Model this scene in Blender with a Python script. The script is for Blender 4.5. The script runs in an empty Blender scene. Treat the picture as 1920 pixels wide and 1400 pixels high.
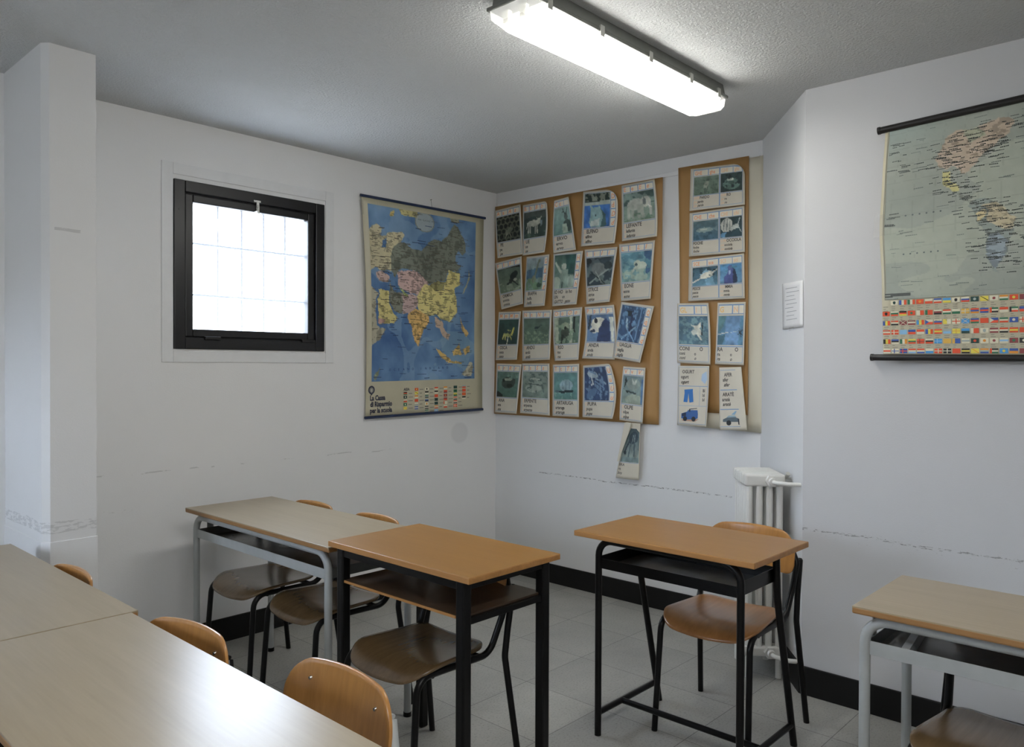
import bpy, math, random
import numpy as np
from mathutils import Vector, Matrix
random.seed(7)
RNG = np.random.default_rng(11)
SC = bpy.context.scene
COL = SC.collection
V = Vector

# ------------------------------------------------------------------ camera
W_PX, H_PX = 1920.0, 1400.0
F_PX = 1473.35
YAW, PITCH, ROLL = 0.74665, -0.0107, 0.00382
CAM = V((-3.9274, -3.78601, 1.41436))
_f = V((math.cos(YAW) * math.cos(PITCH), math.sin(YAW) * math.cos(PITCH), math.sin(PITCH)))
_r = V((math.sin(YAW), -math.cos(YAW), 0))
_u = _r.cross(_f)
_r2 = _r * math.cos(ROLL) + _u * math.sin(ROLL)
_u2 = -_r * math.sin(ROLL) + _u * math.cos(ROLL)
cam_data = bpy.data.cameras.new('camera')
cam = bpy.data.objects.new('camera', cam_data)
COL.objects.link(cam)
m = Matrix((( _r2.x, _u2.x, -_f.x, CAM.x), (_r2.y, _u2.y, -_f.y, CAM.y), (_r2.z, _u2.z, -_f.z, CAM.z), (0, 0, 0, 1)))
cam.matrix_world = m
cam_data.sensor_width = 36
cam_data.lens = F_PX / W_PX * 36
cam_data.clip_start = 0.02
SC.camera = cam


def at(px, py, axis, val):
    """measured photo position -> point on the plane axis=val of the room"""
    d = _f + _r2 * ((px - W_PX / 2) / F_PX) - _u2 * ((py - H_PX / 2) / F_PX)
    i = 'xyz'.index(axis)
    return CAM + d * ((val - CAM[i]) / d[i])


H = 2.6
XC = -0.587          # wall with the second map
YB, YC = -1.938, -2.408   # chamfer start / end
BACK_Y, LEFT_X = -5.6, -5.4

# ------------------------------------------------------------------ colours / materials
def lin(c):
    c = c / 255.0
    return c / 12.92 if c <= 0.04045 else ((c + 0.055) / 1.055) ** 2.4


K_INK = 1.7


def ink(r, g, b, k=K_INK):
    return (min(.9, lin(r) * k), min(.9, lin(g) * k), min(.9, lin(b) * k))


def new_mat(name):
    mt = bpy.data.materials.new(name)
    mt.use_nodes = True
    nt = mt.node_tree
    bs = nt.nodes['Principled BSDF']
    return mt, nt, bs


def noise_node(nt, scale, detail=4, rough=.5, vec=None, stretch=None):
    n = nt.nodes.new('ShaderNodeTexNoise')
    n.inputs['Scale'].default_value = scale
    n.inputs['Detail'].default_value = detail
    n.inputs['Roughness'].default_value = rough
    if vec is not None:
        if stretch:
            mp = nt.nodes.new('ShaderNodeMapping')
            mp.inputs['Scale'].default_value = stretch
            nt.links.new(vec, mp.inputs['Vector'])
            vec = mp.outputs['Vector']
        nt.links.new(vec, n.inputs['Vector'])
    return n


def ramp(nt, fac, stops):
    r = nt.nodes.new('ShaderNodeValToRGB')
    el = r.color_ramp.elements
    el[0].position, el[0].color = stops[0][0], (*stops[0][1], 1)
    el[1].position, el[1].color = stops[-1][0], (*stops[-1][1], 1)
    for p, c in stops[1:-1]:
        e = el.new(p)
        e.color = (*c, 1)
    nt.links.new(fac, r.inputs['Fac'])
    return r


def coords(nt, kind='Object'):
    t = nt.nodes.new('ShaderNodeTexCoord')
    return t.outputs[kind]


def bump(nt, bs, height, strength, dist):
    b = nt.nodes.new('ShaderNodeBump')
    b.inputs['Strength'].default_value = strength
    b.inputs['Distance'].default_value = dist
    nt.links.new(height, b.inputs['Height'])
    nt.links.new(b.outputs['Normal'], bs.inputs['Normal'])


def mat_plain(name, color, rough=.5, metal=0.0, var=.06, scale=20, coat=0.0, bumpd=0.0, spec=.5):
    mt, nt, bs = new_mat(name)
    n = noise_node(nt, scale, vec=coords(nt))
    r = ramp(nt, n.outputs['Fac'], [(.3, tuple(c * (1 - var) for c in color)), (.7, tuple(min(1, c * (1 + var)) for c in color))])
    nt.links.new(r.outputs['Color'], bs.inputs['Base Color'])
    bs.inputs['Roughness'].default_value = rough
    bs.inputs['Metallic'].default_value = metal
    bs.inputs['Coat Weight'].default_value = coat
    bs.inputs['Coat Roughness'].default_value = .15
    bs.inputs['Specular IOR Level'].default_value = spec
    if bumpd:
        bump(nt, bs, n.outputs['Fac'], .5, bumpd)
    return mt


def mat_wood(name, c1, c2, rough, axis, scale=6, coat=0.0, coat_rough=.2, spec=.5):
    """fine grain running along the local axis"""
    mt, nt, bs = new_mat(name)
    st = [14, 14, 14]
    st['xyz'.index(axis)] = .7
    n = noise_node(nt, scale, 6, .6, coords(nt), tuple(st))
    n2 = noise_node(nt, scale * .5, 3, .5, coords(nt), tuple(s * .35 for s in st))
    mx = nt.nodes.new('ShaderNodeMath')
    mx.operation = 'ADD'
    nt.links.new(n.outputs['Fac'], mx.inputs[0])
    nt.links.new(n2.outputs['Fac'], mx.inputs[1])
    hf = nt.nodes.new('ShaderNodeMath')
    hf.operation = 'MULTIPLY'
    hf.inputs[1].default_value = .5
    nt.links.new(mx.outputs[0], hf.inputs[0])
    r = ramp(nt, hf.outputs[0], [(.35, c1), (.65, c2)])
    nt.links.new(r.outputs['Color'], bs.inputs['Base Color'])
    bs.inputs['Roughness'].default_value = rough
    bs.inputs['Coat Weight'].default_value = coat
    bs.inputs['Coat Roughness'].default_value = coat_rough
    bs.inputs['Specular IOR Level'].default_value = spec
    return mt


def mat_wall(name, scuff=None, dark_oval=None, base=(.76, .765, .77)):
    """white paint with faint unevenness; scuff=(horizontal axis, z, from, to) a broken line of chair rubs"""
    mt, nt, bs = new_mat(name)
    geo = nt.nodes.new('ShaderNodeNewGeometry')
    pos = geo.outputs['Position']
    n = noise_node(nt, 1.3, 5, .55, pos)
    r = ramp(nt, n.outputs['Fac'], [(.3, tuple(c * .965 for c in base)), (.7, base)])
    col = r.outputs['Color']
    sep = nt.nodes.new('ShaderNodeSeparateXYZ')
    nt.links.new(pos, sep.inputs[0])

    def M(op, a, b=None, c=None):
        nd = nt.nodes.new('ShaderNodeMath')
        nd.operation = op
        for i, q in enumerate((a, b, c)):
            if q is None:
                continue
            if isinstance(q, (int, float)):
                nd.inputs[i].default_value = q
            else:
                nt.links.new(q, nd.inputs[i])
        return nd.outputs[0]

    def mixc(fac, c2):
        nonlocal col
        mx = nt.nodes.new('ShaderNodeMix')
        mx.data_type = 'RGBA'
        nt.links.new(fac, mx.inputs[0])
        nt.links.new(col, mx.inputs[6])
        mx.inputs[7].default_value = (*c2, 1)
        col = mx.outputs[2]
    if scuff:
        for ax, z, lo, hi, width, amount, thr, sc in scuff:
            wob = noise_node(nt, 3.5, 3, .6, pos)
            zz = M('ADD', sep.outputs['Z'], M('MULTIPLY', M('SUBTRACT', wob.outputs['Fac'], .5), .03))
            band = M('LESS_THAN', M('ABSOLUTE', M('SUBTRACT', zz, z)), width)
            h = sep.outputs[ax]
            rng = M('MULTIPLY', M('GREATER_THAN', h, lo), M('LESS_THAN', h, hi))
            fl = noise_node(nt, sc, 5, .7, pos, (1, 1, 4) )
            brk = M('GREATER_THAN', fl.outputs['Fac'], thr)
            mixc(M('MULTIPLY', M('MULTIPLY', M('MULTIPLY', band, rng), brk), amount), (.10, .10, .10))
    if dark_oval:  # faint darker oval with a soft edge
        ax, c, z, rx, rz, amount = dark_oval
        d = M('ADD', M('POWER', M('DIVIDE', M('SUBTRACT', sep.outputs[ax], c), rx), 2.0), M('POWER', M('DIVIDE', M('SUBTRACT', sep.outputs['Z'], z), rz), 2.0))
        mr = nt.nodes.new('ShaderNodeMapRange')
        mr.inputs[1].default_value, mr.inputs[2].default_value = 1.0, .6
        mr.inputs[3].default_value, mr.inputs[4].default_value = 0, amount
        nt.links.new(d, mr.inputs[0])
        mixc(mr.outputs[0], (.45, .45, .46))
    nt.links.new(col, bs.inputs['Base Color'])
    bs.inputs['Roughness'].default_value = .75
    fine = noise_node(nt, 160, 3, .6, pos)
    bump(nt, bs, fine.outputs['Fac'], .12, .004)
    return mt


M = {}
M['wall_window'] = mat_wall('white_paint_window_wall', base=(.87, .87, .87), scuff=[('X', .90, -2.6, -.9, .003, .25, .55, 6), ('X', .735, -2.75, -2.4, .006, .3, .6, 30)],  # same paint made lighter, standing in for lamp light the wall lacks
                            dark_oval=('X', -.345, .965, .085, .075, .22))
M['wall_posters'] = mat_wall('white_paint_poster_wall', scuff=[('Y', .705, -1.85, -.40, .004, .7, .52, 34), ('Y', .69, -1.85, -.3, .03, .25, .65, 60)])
M['wall_map'] = mat_wall('white_paint_map_wall', base=(.63, .635, .65), scuff=[('Y', .713, -5.6, -2.40, .0055, .6, .54, 40), ('Y', .700, -5.6, -2.4, .028, .5, .66, 60), ('Y', .5, -5.6, -2.4, .3, .18, .72, 25)])  # same paint made darker to offset too much lamp light
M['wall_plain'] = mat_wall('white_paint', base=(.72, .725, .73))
M['wall_pillar'] = mat_wall('white_paint_pillar', base=(.79, .79, .79), scuff=[('X', 1.915, -2.935, -2.845, .006, .25, .42, 25), ('X', .80, -2.99, -2.79, .02, .22, .5, 30)])  # same paint made a little lighter, as on the window wall


def mat_ceiling():
    mt, nt, bs = new_mat('stippled_white_ceiling')
    pos = nt.nodes.new('ShaderNodeNewGeometry').outputs['Position']
    n = noise_node(nt, 1.1, 3, .5, pos)
    r = ramp(nt, n.outputs['Fac'], [(.3, (.60, .61, .61)), (.7, (.64, .65, .65))])
    nt.links.new(r.outputs['Color'], bs.inputs['Base Color'])
    bs.inputs['Roughness'].default_value = .85
    f = noise_node(nt, 95, 4, .6, pos)
    bump(nt, bs, f.outputs['Fac'], .55, .022)
    return mt


def mat_floor():
    mt, nt, bs = new_mat('speckled_floor_tiles')
    pos = nt.nodes.new('ShaderNodeNewGeometry').outputs['Position']
    mp = nt.nodes.new('ShaderNodeMapping')
    mp.inputs['Location'].default_value = (.11, .26, 0)     # joints at x = -0.91, y = -1.46, 0.40 m apart
    nt.links.new(pos, mp.inputs['Vector'])
    br = nt.nodes.new('ShaderNodeTexBrick')
    br.offset = 0
    br.inputs['Scale'].default_value = 1
    br.inputs['Brick Width'].default_value = .4
    br.inputs['Row Height'].default_value = .4
    br.inputs['Mortar Size'].default_value = .0016
    br.inputs['Mortar Smooth'].default_value = .1
    br.inputs['Bias'].default_value = 0
    br.inputs['Color1'].default_value = (.37, .365, .34, 1)
    br.inputs['Color2'].default_value = (.44, .435, .40, 1)
    br.inputs['Mortar'].default_value = (.16, .155, .145, 1)
    nt.links.new(mp.outputs['Vector'], br.inputs['Vector'])
    sp = noise_node(nt, 110, 4, .75, pos)
    rs = ramp(nt, sp.outputs['Fac'], [(.33, (.55, .54, .52)), (.46, (.95, .95, .95)), (.66, (1.0, 1.0, .99)), (.8, (1.15, 1.14, 1.1))])
    cl = noise_node(nt, 4, 4, .6, pos)
    rc = ramp(nt, cl.outputs['Fac'], [(.3, (.86, .86, .86)), (.7, (1.05, 1.05, 1.05))])
    m1 = nt.nodes.new('ShaderNodeMix')
    m1.data_type, m1.blend_type = 'RGBA', 'MULTIPLY'
    m1.inputs[0].default_value = 1
    nt.links.new(br.outputs['Color'], m1.inputs[6])
    nt.links.new(rs.outputs['Color'], m1.inputs[7])
    m2 = nt.nodes.new('ShaderNodeMix')
    m2.data_type, m2.blend_type = 'RGBA', 'MULTIPLY'
    m2.inputs[0].default_value = 1
    nt.links.new(m1.outputs[2], m2.inputs[6])
    nt.links.new(rc.outputs['Color'], m2.inputs[7])
    nt.links.new(m2.outputs[2], bs.inputs['Base Color'])
    bs.inputs['Roughness'].default_value = .42
    return mt


M['ceiling'] = mat_ceiling()
M['floor'] = mat_floor()
M['baseboard'] = mat_plain('black_rubber_skirting', (.0055, .0055, .0055), .55, spec=.3)
M['trim'] = mat_plain('white_painted_trim', (.80, .805, .81), .5, var=.02)
M['frame_black'] = mat_plain('black_window_metal', (.0045, .0045, .006), .34, var=.15)
M['bars'] = mat_plain('painted_grille_bars', (.55, .57, .62), .5)
M['chrome'] = mat_plain('bright_steel', (.62, .62, .60), .22, metal=1)
M['black_steel'] = mat_plain('black_enamelled_steel', (.0035, .0035, .004), .32, var=.2, scale=60, spec=.28)
M['grey_steel'] = mat_plain('grey_enamelled_steel', (.40, .42, .42), .35, var=.05)
M['tray_steel'] = mat_plain('dark_grey_tray_steel', (.13, .14, .14), .25, var=.2, scale=8)
M['top_light'] = mat_wood('light_wood_laminate', (.335, .27, .175), (.39, .32, .215), .31, 'y', 7, spec=.5)
M['top_orange'] = mat_wood('orange_wood_laminate', (.31, .15, .036), (.35, .175, .045), .33, 'y', 5)
M['edge_brown'] = mat_wood('brown_edge_band', (.30, .155, .055), (.38, .20, .075), .4, 'y', 9)
M['edge_orange'] = mat_wood('orange_edge_band', (.36, .17, .05), (.50, .25, .08), .45, 'y', 9)
M['shelf_wood'] = mat_wood('dark_worn_shelf_board', (.045, .030, .019), (.075, .048, .030), .3, 'y', 6)
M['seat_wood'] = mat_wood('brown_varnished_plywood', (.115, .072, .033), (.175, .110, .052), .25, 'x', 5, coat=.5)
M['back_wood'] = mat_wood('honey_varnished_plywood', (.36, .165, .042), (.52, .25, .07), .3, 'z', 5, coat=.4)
M['seat_orange'] = mat_wood('reddish_varnished_plywood', (.25, .11, .035), (.36, .165, .055), .28, 'x', 5, coat=.5)
M['radiator'] = mat_plain('off_white_radiator_enamel', (.76, .76, .73), .35, var=.02)
M['lamp_body'] = mat_plain('grey_lamp_housing', (.17, .175, .16), .5, var=.05)
M['lamp_clip'] = mat_plain('lamp_clip_plastic', (.50, .50, .46), .4)
M['rail_black'] = mat_plain('black_map_rail', (.014, .013, .013), .4)
M['rail_blue'] = mat_plain('dark_blue_map_rail', (.02, .035, .09), .4)
M['thread'] = mat_plain('grey_thread', (.25, .25, .25), .7)


def mat_attr(name, rough, var=.05):
    mt, nt, bs = new_mat(name)
    a = nt.nodes.new('ShaderNodeAttribute')
    a.attribute_name = 'Col'
    n = noise_node(nt, 30, 3, .5, coords(nt))
    r = ramp(nt, n.outputs['Fac'], [(.3, (1 - var,) * 3), (.7, (1.0,) * 3)])
    mx = nt.nodes.new('ShaderNodeMix')
    mx.data_type, mx.blend_type = 'RGBA', 'MULTIPLY'
    mx.inputs[0].default_value = 1
    nt.links.new(a.outputs['Color'], mx.inputs[6])
    nt.links.new(r.outputs['Color'], mx.inputs[7])
    nt.links.new(mx.outputs[2], bs.inputs['Base Color'])
    bs.inputs['Roughness'].default_value = rough
    return mt


M['ink'] = mat_attr('printed_ink', .55)
M['map_ink'] = mat_attr('glossy_map_print', .33)
M['card_paper'] = mat_plain('cream_card_paper', ink(168, 163, 150), .6, var=.04, scale=9)
M['map_paper'] = mat_plain('yellowed_map_paper', ink(158, 153, 132), .4, var=.06, scale=5)
M['ivory'] = mat_plain('ivory_backing_paper', (.66, .62, .50), .7, var=.03, scale=4)
M['notice'] = mat_plain('white_notice_paper', (.80, .80, .80), .6, var=.01)


def mat_kraft():
    mt, nt, bs = new_mat('brown_wrapping_paper')
    co = coords(nt)
    n = noise_node(nt, 3, 6, .65, co, (1, 1, .35))
    r = ramp(nt, n.outputs['Fac'], [(.3, (.34, .185, .06)), (.55, (.41, .23, .08)), (.75, (.47, .275, .105))])
    nt.links.new(r.outputs['Color'], bs.inputs['Base Color'])
    bs.inputs['Roughness'].default_value = .55
    w = noise_node(nt, 5, 4, .5, co)
    bump(nt, bs, w.outputs['Fac'], .4, .02)
    return mt


M['kraft'] = mat_kraft()


def mat_tape():
    mt, nt, bs = new_mat('clear_sticky_tape')
    bs.inputs['Base Color'].default_value = (.85, .85, .82, 1)
    bs.inputs['Roughness'].default_value = .12
    bs.inputs['Alpha'].default_value = .16
    return mt


M['tape'] = mat_tape()


def mat_emit(name, color, strength, var=0.0):
    mt = bpy.data.materials.new(name)
    mt.use_nodes = True
    nt = mt.node_tree
    nt.nodes.clear()
    e = nt.nodes.new('ShaderNodeEmission')
    e.inputs['Color'].default_value = (*color, 1)
    e.inputs['Strength'].default_value = strength
    o = nt.nodes.new('ShaderNodeOutputMaterial')
    nt.links.new(e.outputs[0], o.inputs[0])
    return mt


LAMP, SKY = 20.5, 27.0
M['diffuser'] = mat_emit('glowing_diffuser', (1.0, .985, .93), LAMP)
M['diffuser_fill'] = mat_emit('glowing_diffuser_fill', (1.0, .985, .95), LAMP * 2.0)  # brighter glow for the added batten only


def mat_end_cap():
    mt, nt, bs = new_mat('clear_ribbed_acrylic')
    bs.inputs['Base Color'].default_value = (.9, .9, .87, 1)
    bs.inputs['Roughness'].default_value = .25
    bs.inputs['Emission Color'].default_value = (1, .99, .94, 1)
    bs.inputs['Emission Strength'].default_value = .45
    bs.inputs['Alpha'].default_value = .55
    return mt


M['end_cap'] = mat_end_cap()


def mat_pane():
    mt = bpy.data.materials.new('glare_veiled_glass')
    mt.use_nodes = True
    nt = mt.node_tree
    nt.nodes.clear()
    tr = nt.nodes.new('ShaderNodeBsdfTransparent')
    tl = nt.nodes.new('ShaderNodeBsdfTranslucent')  # translucent veil imitating the glare that washes out the bars
    tl.inputs['Color'].default_value = (.9, .93, 1, 1)
    gl = nt.nodes.new('ShaderNodeBsdfGlossy')
    gl.inputs['Roughness'].default_value = .05
    n = noise_node(nt, 9, 4, .6, coords(nt))
    mr = nt.nodes.new('ShaderNodeMapRange')
    mr.inputs[3].default_value, mr.inputs[4].default_value = .018, .030
    nt.links.new(n.outputs['Fac'], mr.inputs[0])
    m1 = nt.nodes.new('ShaderNodeMixShader')
    nt.links.new(mr.outputs[0], m1.inputs[0])
    nt.links.new(tr.outputs[0], m1.inputs[1])
    nt.links.new(tl.outputs[0], m1.inputs[2])
    m2 = nt.nodes.new('ShaderNodeMixShader')
    m2.inputs[0].default_value = .03
    nt.links.new(m1.outputs[0], m2.inputs[1])
    nt.links.new(gl.outputs[0], m2.inputs[2])
    o = nt.nodes.new('ShaderNodeOutputMaterial')
    nt.links.new(m2.outputs[0], o.inputs[0])
    return mt


M['pane'] = mat_pane()

# ------------------------------------------------------------------ object helpers
def link(o, parent=None):
    COL.objects.link(o)
    if parent is not None:
        o.parent = parent
    return o


def mesh_obj(name, verts, faces, mat, parent=None, smooth=None, bevel=0.0, solid=0.0, colors=None, origin=None):
    me = bpy.data.meshes.new(name)
    if origin is not None:
        verts = [(v[0] - origin[0], v[1] - origin[1], v[2] - origin[2]) for v in verts]
    me.from_pydata([tuple(v) for v in verts], [], faces)
    me.validate()
    me.update()
    if colors is not None:
        a = me.color_attributes.new('Col', 'FLOAT_COLOR', 'POINT')
        arr = np.ones((len(verts), 4), dtype=np.float32)
        arr[:, :3] = np.asarray(colors, dtype=np.float32)
        a.data.foreach_set('color', arr.ravel())
    if smooth:
        me.polygons.foreach_set('use_smooth', [True] * len(me.polygons))
        me.set_sharp_from_angle(angle=math.radians(smooth))
    me.materials.append(mat)
    o = bpy.data.objects.new(name, me)
    if origin is not None:
        o.location = origin
    link(o, parent)
    if solid:
        md = o.modifiers.new('thickness', 'SOLIDIFY')
        md.thickness = solid
        md.offset = 0
    if bevel:
        md = o.modifiers.new('bevel', 'BEVEL')
        md.width = bevel
        md.segments = 2
        md.limit_method = 'ANGLE'
        md.angle_limit = math.radians(40)
    return o


class MB:
    def __init__(s):
        s.v, s.f = [], []

    def add(s, v, f):
        n = len(s.v)
        s.v += [tuple(q) for q in v]
        s.f += [tuple(i + n for i in q) for q in f]
        return s

    def box(s, x0, x1, y0, y1, z0, z1):
        return s.add([(x0, y0, z0), (x1, y0, z0), (x1, y1, z0), (x0, y1, z0), (x0, y0, z1), (x1, y0, z1), (x1, y1, z1), (x0, y1, z1)],
                     [(0, 3, 2, 1), (4, 5, 6, 7), (0, 1, 5, 4), (1, 2, 6, 5), (2, 3, 7, 6), (3, 0, 4, 7)])

    def prism(s, poly, z0, z1):
        n = len(poly)
        v = [(x, y, z0) for x, y in poly] + [(x, y, z1) for x, y in poly]
        f = [tuple(range(n))[::-1], tuple(range(n, 2 * n))] + [(i, (i + 1) % n, n + (i + 1) % n, n + i) for i in range(n)]
        return s.add(v, f)

    def tube(s, pts, r, n=12, caps=True, r_end=None):
        P = [V(p) for p in pts]
        T = []
        for i in range(len(P)):
            a = P[max(0, i - 1)]
            b = P[min(len(P) - 1, i + 1)]
            T.append((b - a).normalized())
        ref = V((0, 1, 0)) if abs(T[0].y) < .8 else V((1, 0, 0))
        N = (ref - T[0] * ref.dot(T[0])).normalized()
        v = []
        for i, p in enumerate(P):
            N = (N - T[i] * N.dot(T[i])).normalized()
            B = T[i].cross(N)
            rr = r if r_end is None else r + (r_end - r) * i / (len(P) - 1)
            for k in range(n):
                a = 2 * math.pi * k / n
                v.append(p + N * (math.cos(a) * rr) + B * (math.sin(a) * rr))
        f = []
        for i in range(len(P) - 1):
            for k in range(n):
                a, b = i * n + k, i * n + (k + 1) % n
                f.append((a, b, b + n, a + n))
        if caps:
            f.append(tuple(range(n))[::-1])
            f.append(tuple(range((len(P) - 1) * n, len(P) * n)))
        return s.add(v, f)

    def obj(s, name, mat, parent=None, smooth=None, bevel=0.0, **k):
        return mesh_obj(name, s.v, s.f, mat, parent, smooth, bevel, **k)


def fillet(pts, rads, seg=7):
    """round the inner corners of a polyline; rads is one radius or a list for the inner points"""
    P = [V(p) for p in pts]
    if not isinstance(rads, (list, tuple)):
        rads = [rads] * (len(P) - 2)
    out = [P[0]]
    for i in range(1, len(P) - 1):
        a, b, c = P[i - 1], P[i], P[i + 1]
        d1, d2 = (a - b), (c - b)
        l1, l2 = d1.length, d2.length
        d1.normalize()
        d2.normalize()
        ang = d1.angle(d2)
        if ang > 3.1 or rads[i - 1] <= 0:
            out.append(b)
            continue
        t = min(rads[i - 1] / math.tan(ang / 2), l1 * .48, l2 * .48)
        r = t * math.tan(ang / 2)
        cen = b + (d1 + d2).normalized() * (r / math.sin(ang / 2))
        p0, p1 = b + d1 * t, b + d2 * t
        u0, u1 = p0 - cen, p1 - cen
        if u0.length < 1e-7:
            out.append(b)
            continue
        w = u0.angle(u1)
        for k in range(seg + 1):
            k_ = k / seg
            out.append(cen + (u0 * math.sin((1 - k_) * w) + u1 * math.sin(k_ * w)) / math.sin(w))
    out.append(P[-1])
    return out


def empty(name, loc, rz=0.0):
    o = bpy.data.objects.new(name, None)
    o.empty_display_size = .1
    o.location = loc
    o.rotation_euler = (0, 0, rz)
    return link(o)


def tag(o, label, cat, group=None):
    o['label'] = label
    o['category'] = cat
    if group:
        o['group'] = group
    return o


def struct(o):
    o['kind'] = 'structure'
    return o


def copy_tree(o, parent=None):
    c = o.copy()
    COL.objects.link(c)
    if parent is not None:
        c.parent = parent
    for ch in list(o.children):
        copy_tree(ch, c)
    return c


# ------------------------------------------------------------------ room shell
WT = .30
WX0, WX1, WZ0, WZ1 = -2.250, -1.400, 1.487, 2.309      # window opening
b = MB()
b.box(LEFT_X, WX0, 0, WT, 0, H)
b.box(WX1, WT, 0, WT, 0, H)
b.box(WX0, WX1, 0, WT, 0, WZ0)
b.box(WX0, WX1, 0, WT, WZ1, H)
b.box(LEFT_X, -2.96, -.06, 0, 0, H)
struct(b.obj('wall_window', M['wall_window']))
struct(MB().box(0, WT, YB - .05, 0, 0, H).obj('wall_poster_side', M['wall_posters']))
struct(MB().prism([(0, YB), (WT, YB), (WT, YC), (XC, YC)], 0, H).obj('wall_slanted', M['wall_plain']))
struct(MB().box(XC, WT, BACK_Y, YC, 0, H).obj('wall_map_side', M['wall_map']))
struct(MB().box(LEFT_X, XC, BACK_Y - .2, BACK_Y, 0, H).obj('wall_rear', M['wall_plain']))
# wall on the far left (outside the frame), with an added window
LW = (-1.5, -.6, 1.15, 1.95)
b = MB()
b.box(LEFT_X - WT, LEFT_X, BACK_Y, LW[0], 0, H)
b.box(LEFT_X - WT, LEFT_X, LW[1], .0, 0, H)
b.box(LEFT_X - WT, LEFT_X, LW[0], LW[1], 0, LW[2])
b.box(LEFT_X - WT, LEFT_X, LW[0], LW[1], LW[3], H)
struct(b.obj('wall_left', M['wall_plain']))
struct(MB().box(LEFT_X - WT, WT, BACK_Y - .2, WT, -.1, 0).obj('floor', M['floor']))
struct(MB().box(LEFT_X - WT, WT, BACK_Y - .2, WT, H, H + .15).obj('ceiling', M['ceiling']))
# pillar with a narrow chamfered edge; its foot is a slightly thicker patch of plaster
pil = [(-2.972, -.05), (-2.972, -.517), (-2.951, -.545), (-2.790, -.545), (-2.790, .0)]
pl = struct(MB().prism(pil, 0, H).obj('wall_pillar', M['wall_pillar']))
pil2 = [(-2.976, -.05), (-2.976, -.519), (-2.953, -.549), (-2.786, -.549), (-2.786, .0)]
struct(MB().prism(pil2, 0, .748).obj('trim_1', M['wall_pillar'], bevel=.002))
# skirting
BH = .122
struct(MB().box(-2.786, -.012, -.012, 0, 0, BH).obj('baseboard_window', M['baseboard'], bevel=.003))
struct(MB().box(-.012, 0, YB + .004, 0, 0, BH).obj('baseboard_poster_side', M['baseboard'], bevel=.003))
tx, ty = (XC / math.hypot(XC, YC - YB), (YC - YB) / math.hypot(XC, YC - YB))
nx, ny = ty, -tx            # normal into the room
if nx > 0:
    nx, ny = -nx, -ny
q = .012
struct(MB().prism([(0, YB), (XC, YC), (XC + nx * q, YC + ny * q), (nx * q, YB + ny * q)], 0, BH).obj('baseboard_slanted', M['baseboard']))
struct(MB().box(XC - .012, XC, BACK_Y, YC + .006, 0, BH).obj('baseboard_map_side', M['baseboard'], bevel=.003))
# picture rail under the ceiling of the poster wall
struct(MB().box(-.009, 0, -1.928, -.02, 2.497, 2.522).obj('trim_2', M['trim'], bevel=.003))

# window 1: black frame, inner sash, pane with a veil imitating glare, grille outside
win = struct(empty('window_1', ((WX0 + WX1) / 2, 0, WZ0)))


def ring(b, x0, x1, z0, z1, w, y0, y1):
    b.box(x0, x0 + w, y0, y1, z0, z1)
    b.box(x1 - w, x1, y0, y1, z0, z1)
    b.box(x0 + w, x1 - w, y0, y1, z0, z0 + w)
    b.box(x0 + w, x1 - w, y0, y1, z1 - w, z1)
    return b


def child(o, parent):
    """parent keeping the world position (parents here are only translated)"""
    o.parent = parent
    o.location = V(o.location) - V(parent.location)
    return o


e = .0
child(ring(MB(), WX0, WX1, WZ0, WZ1, .056, -.012, .06).obj('window_frame', M['frame_black'], bevel=.004), win)
s0 = .060
sash = child(ring(MB(), WX0 + s0, WX1 - s0, WZ0 + s0, WZ1 - s0, .040, .000, .05).obj('sash', M['frame_black'], bevel=.005), win)
child(ring(MB(), WX0 + .052, WX1 - .052, WZ0 + .052, WZ1 - .052, .012, .008, .055).obj('gasket', M['frame_black']), win)
g0 = s0 + .036
child(MB().box(WX0 + g0, WX1 - g0, .026, .031, WZ0 + g0, WZ1 - g0).obj('pane', M['pane']), win)
lt = MB()
lt.box(-1.822, -1.806, -.022, .002, WZ1 - .100, WZ1 - .052)
lt.box(-1.818, -1.810, -.030, -.018, WZ1 - .112, WZ1 - .066)
lt.box(-1.836, -1.795, -.018, -.010, WZ1 - .052, WZ1 - .040)
child(lt.obj('window_latch', M['chrome'], bevel=.002), win)
for hx in (-2.10, -1.55):
    child(MB().box(hx, hx + .085, -.022, -.004, WZ0 + .046, WZ0 + .064).obj('hinge', M['frame_black'], bevel=.004), win)
child(MB().tube([(-2.224, -.0125, 2.165), (-2.224, -.0145, 2.165)], .005).obj('screw_cap', M['frame_black']), win)
gb = MB()
GY = .13
for px in (408, 452.4, 493.5, 533.4, 574):
    x = at(px, 500, 'y', GY).x
    gb.tube([(x, GY, WZ0), (x, GY, WZ1)], .0065, 8)
x_l = at(364, 457, 'y', GY).x - .15
for py in (457, 553):
    z = at(364, py, 'y', GY).z
    gb.tube([(WX0, GY - .008, z), (WX1, GY - .008, z)], .0065, 8)
child(gb.obj('grille', M['bars'], smooth=60), win)
# raised plaster surround of the window
b = ring(MB(), -2.307, -1.335, 1.422, 2.387, .055, -.006, .0)
struct(b.obj('trim_3', M['trim'], bevel=.002))

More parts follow.
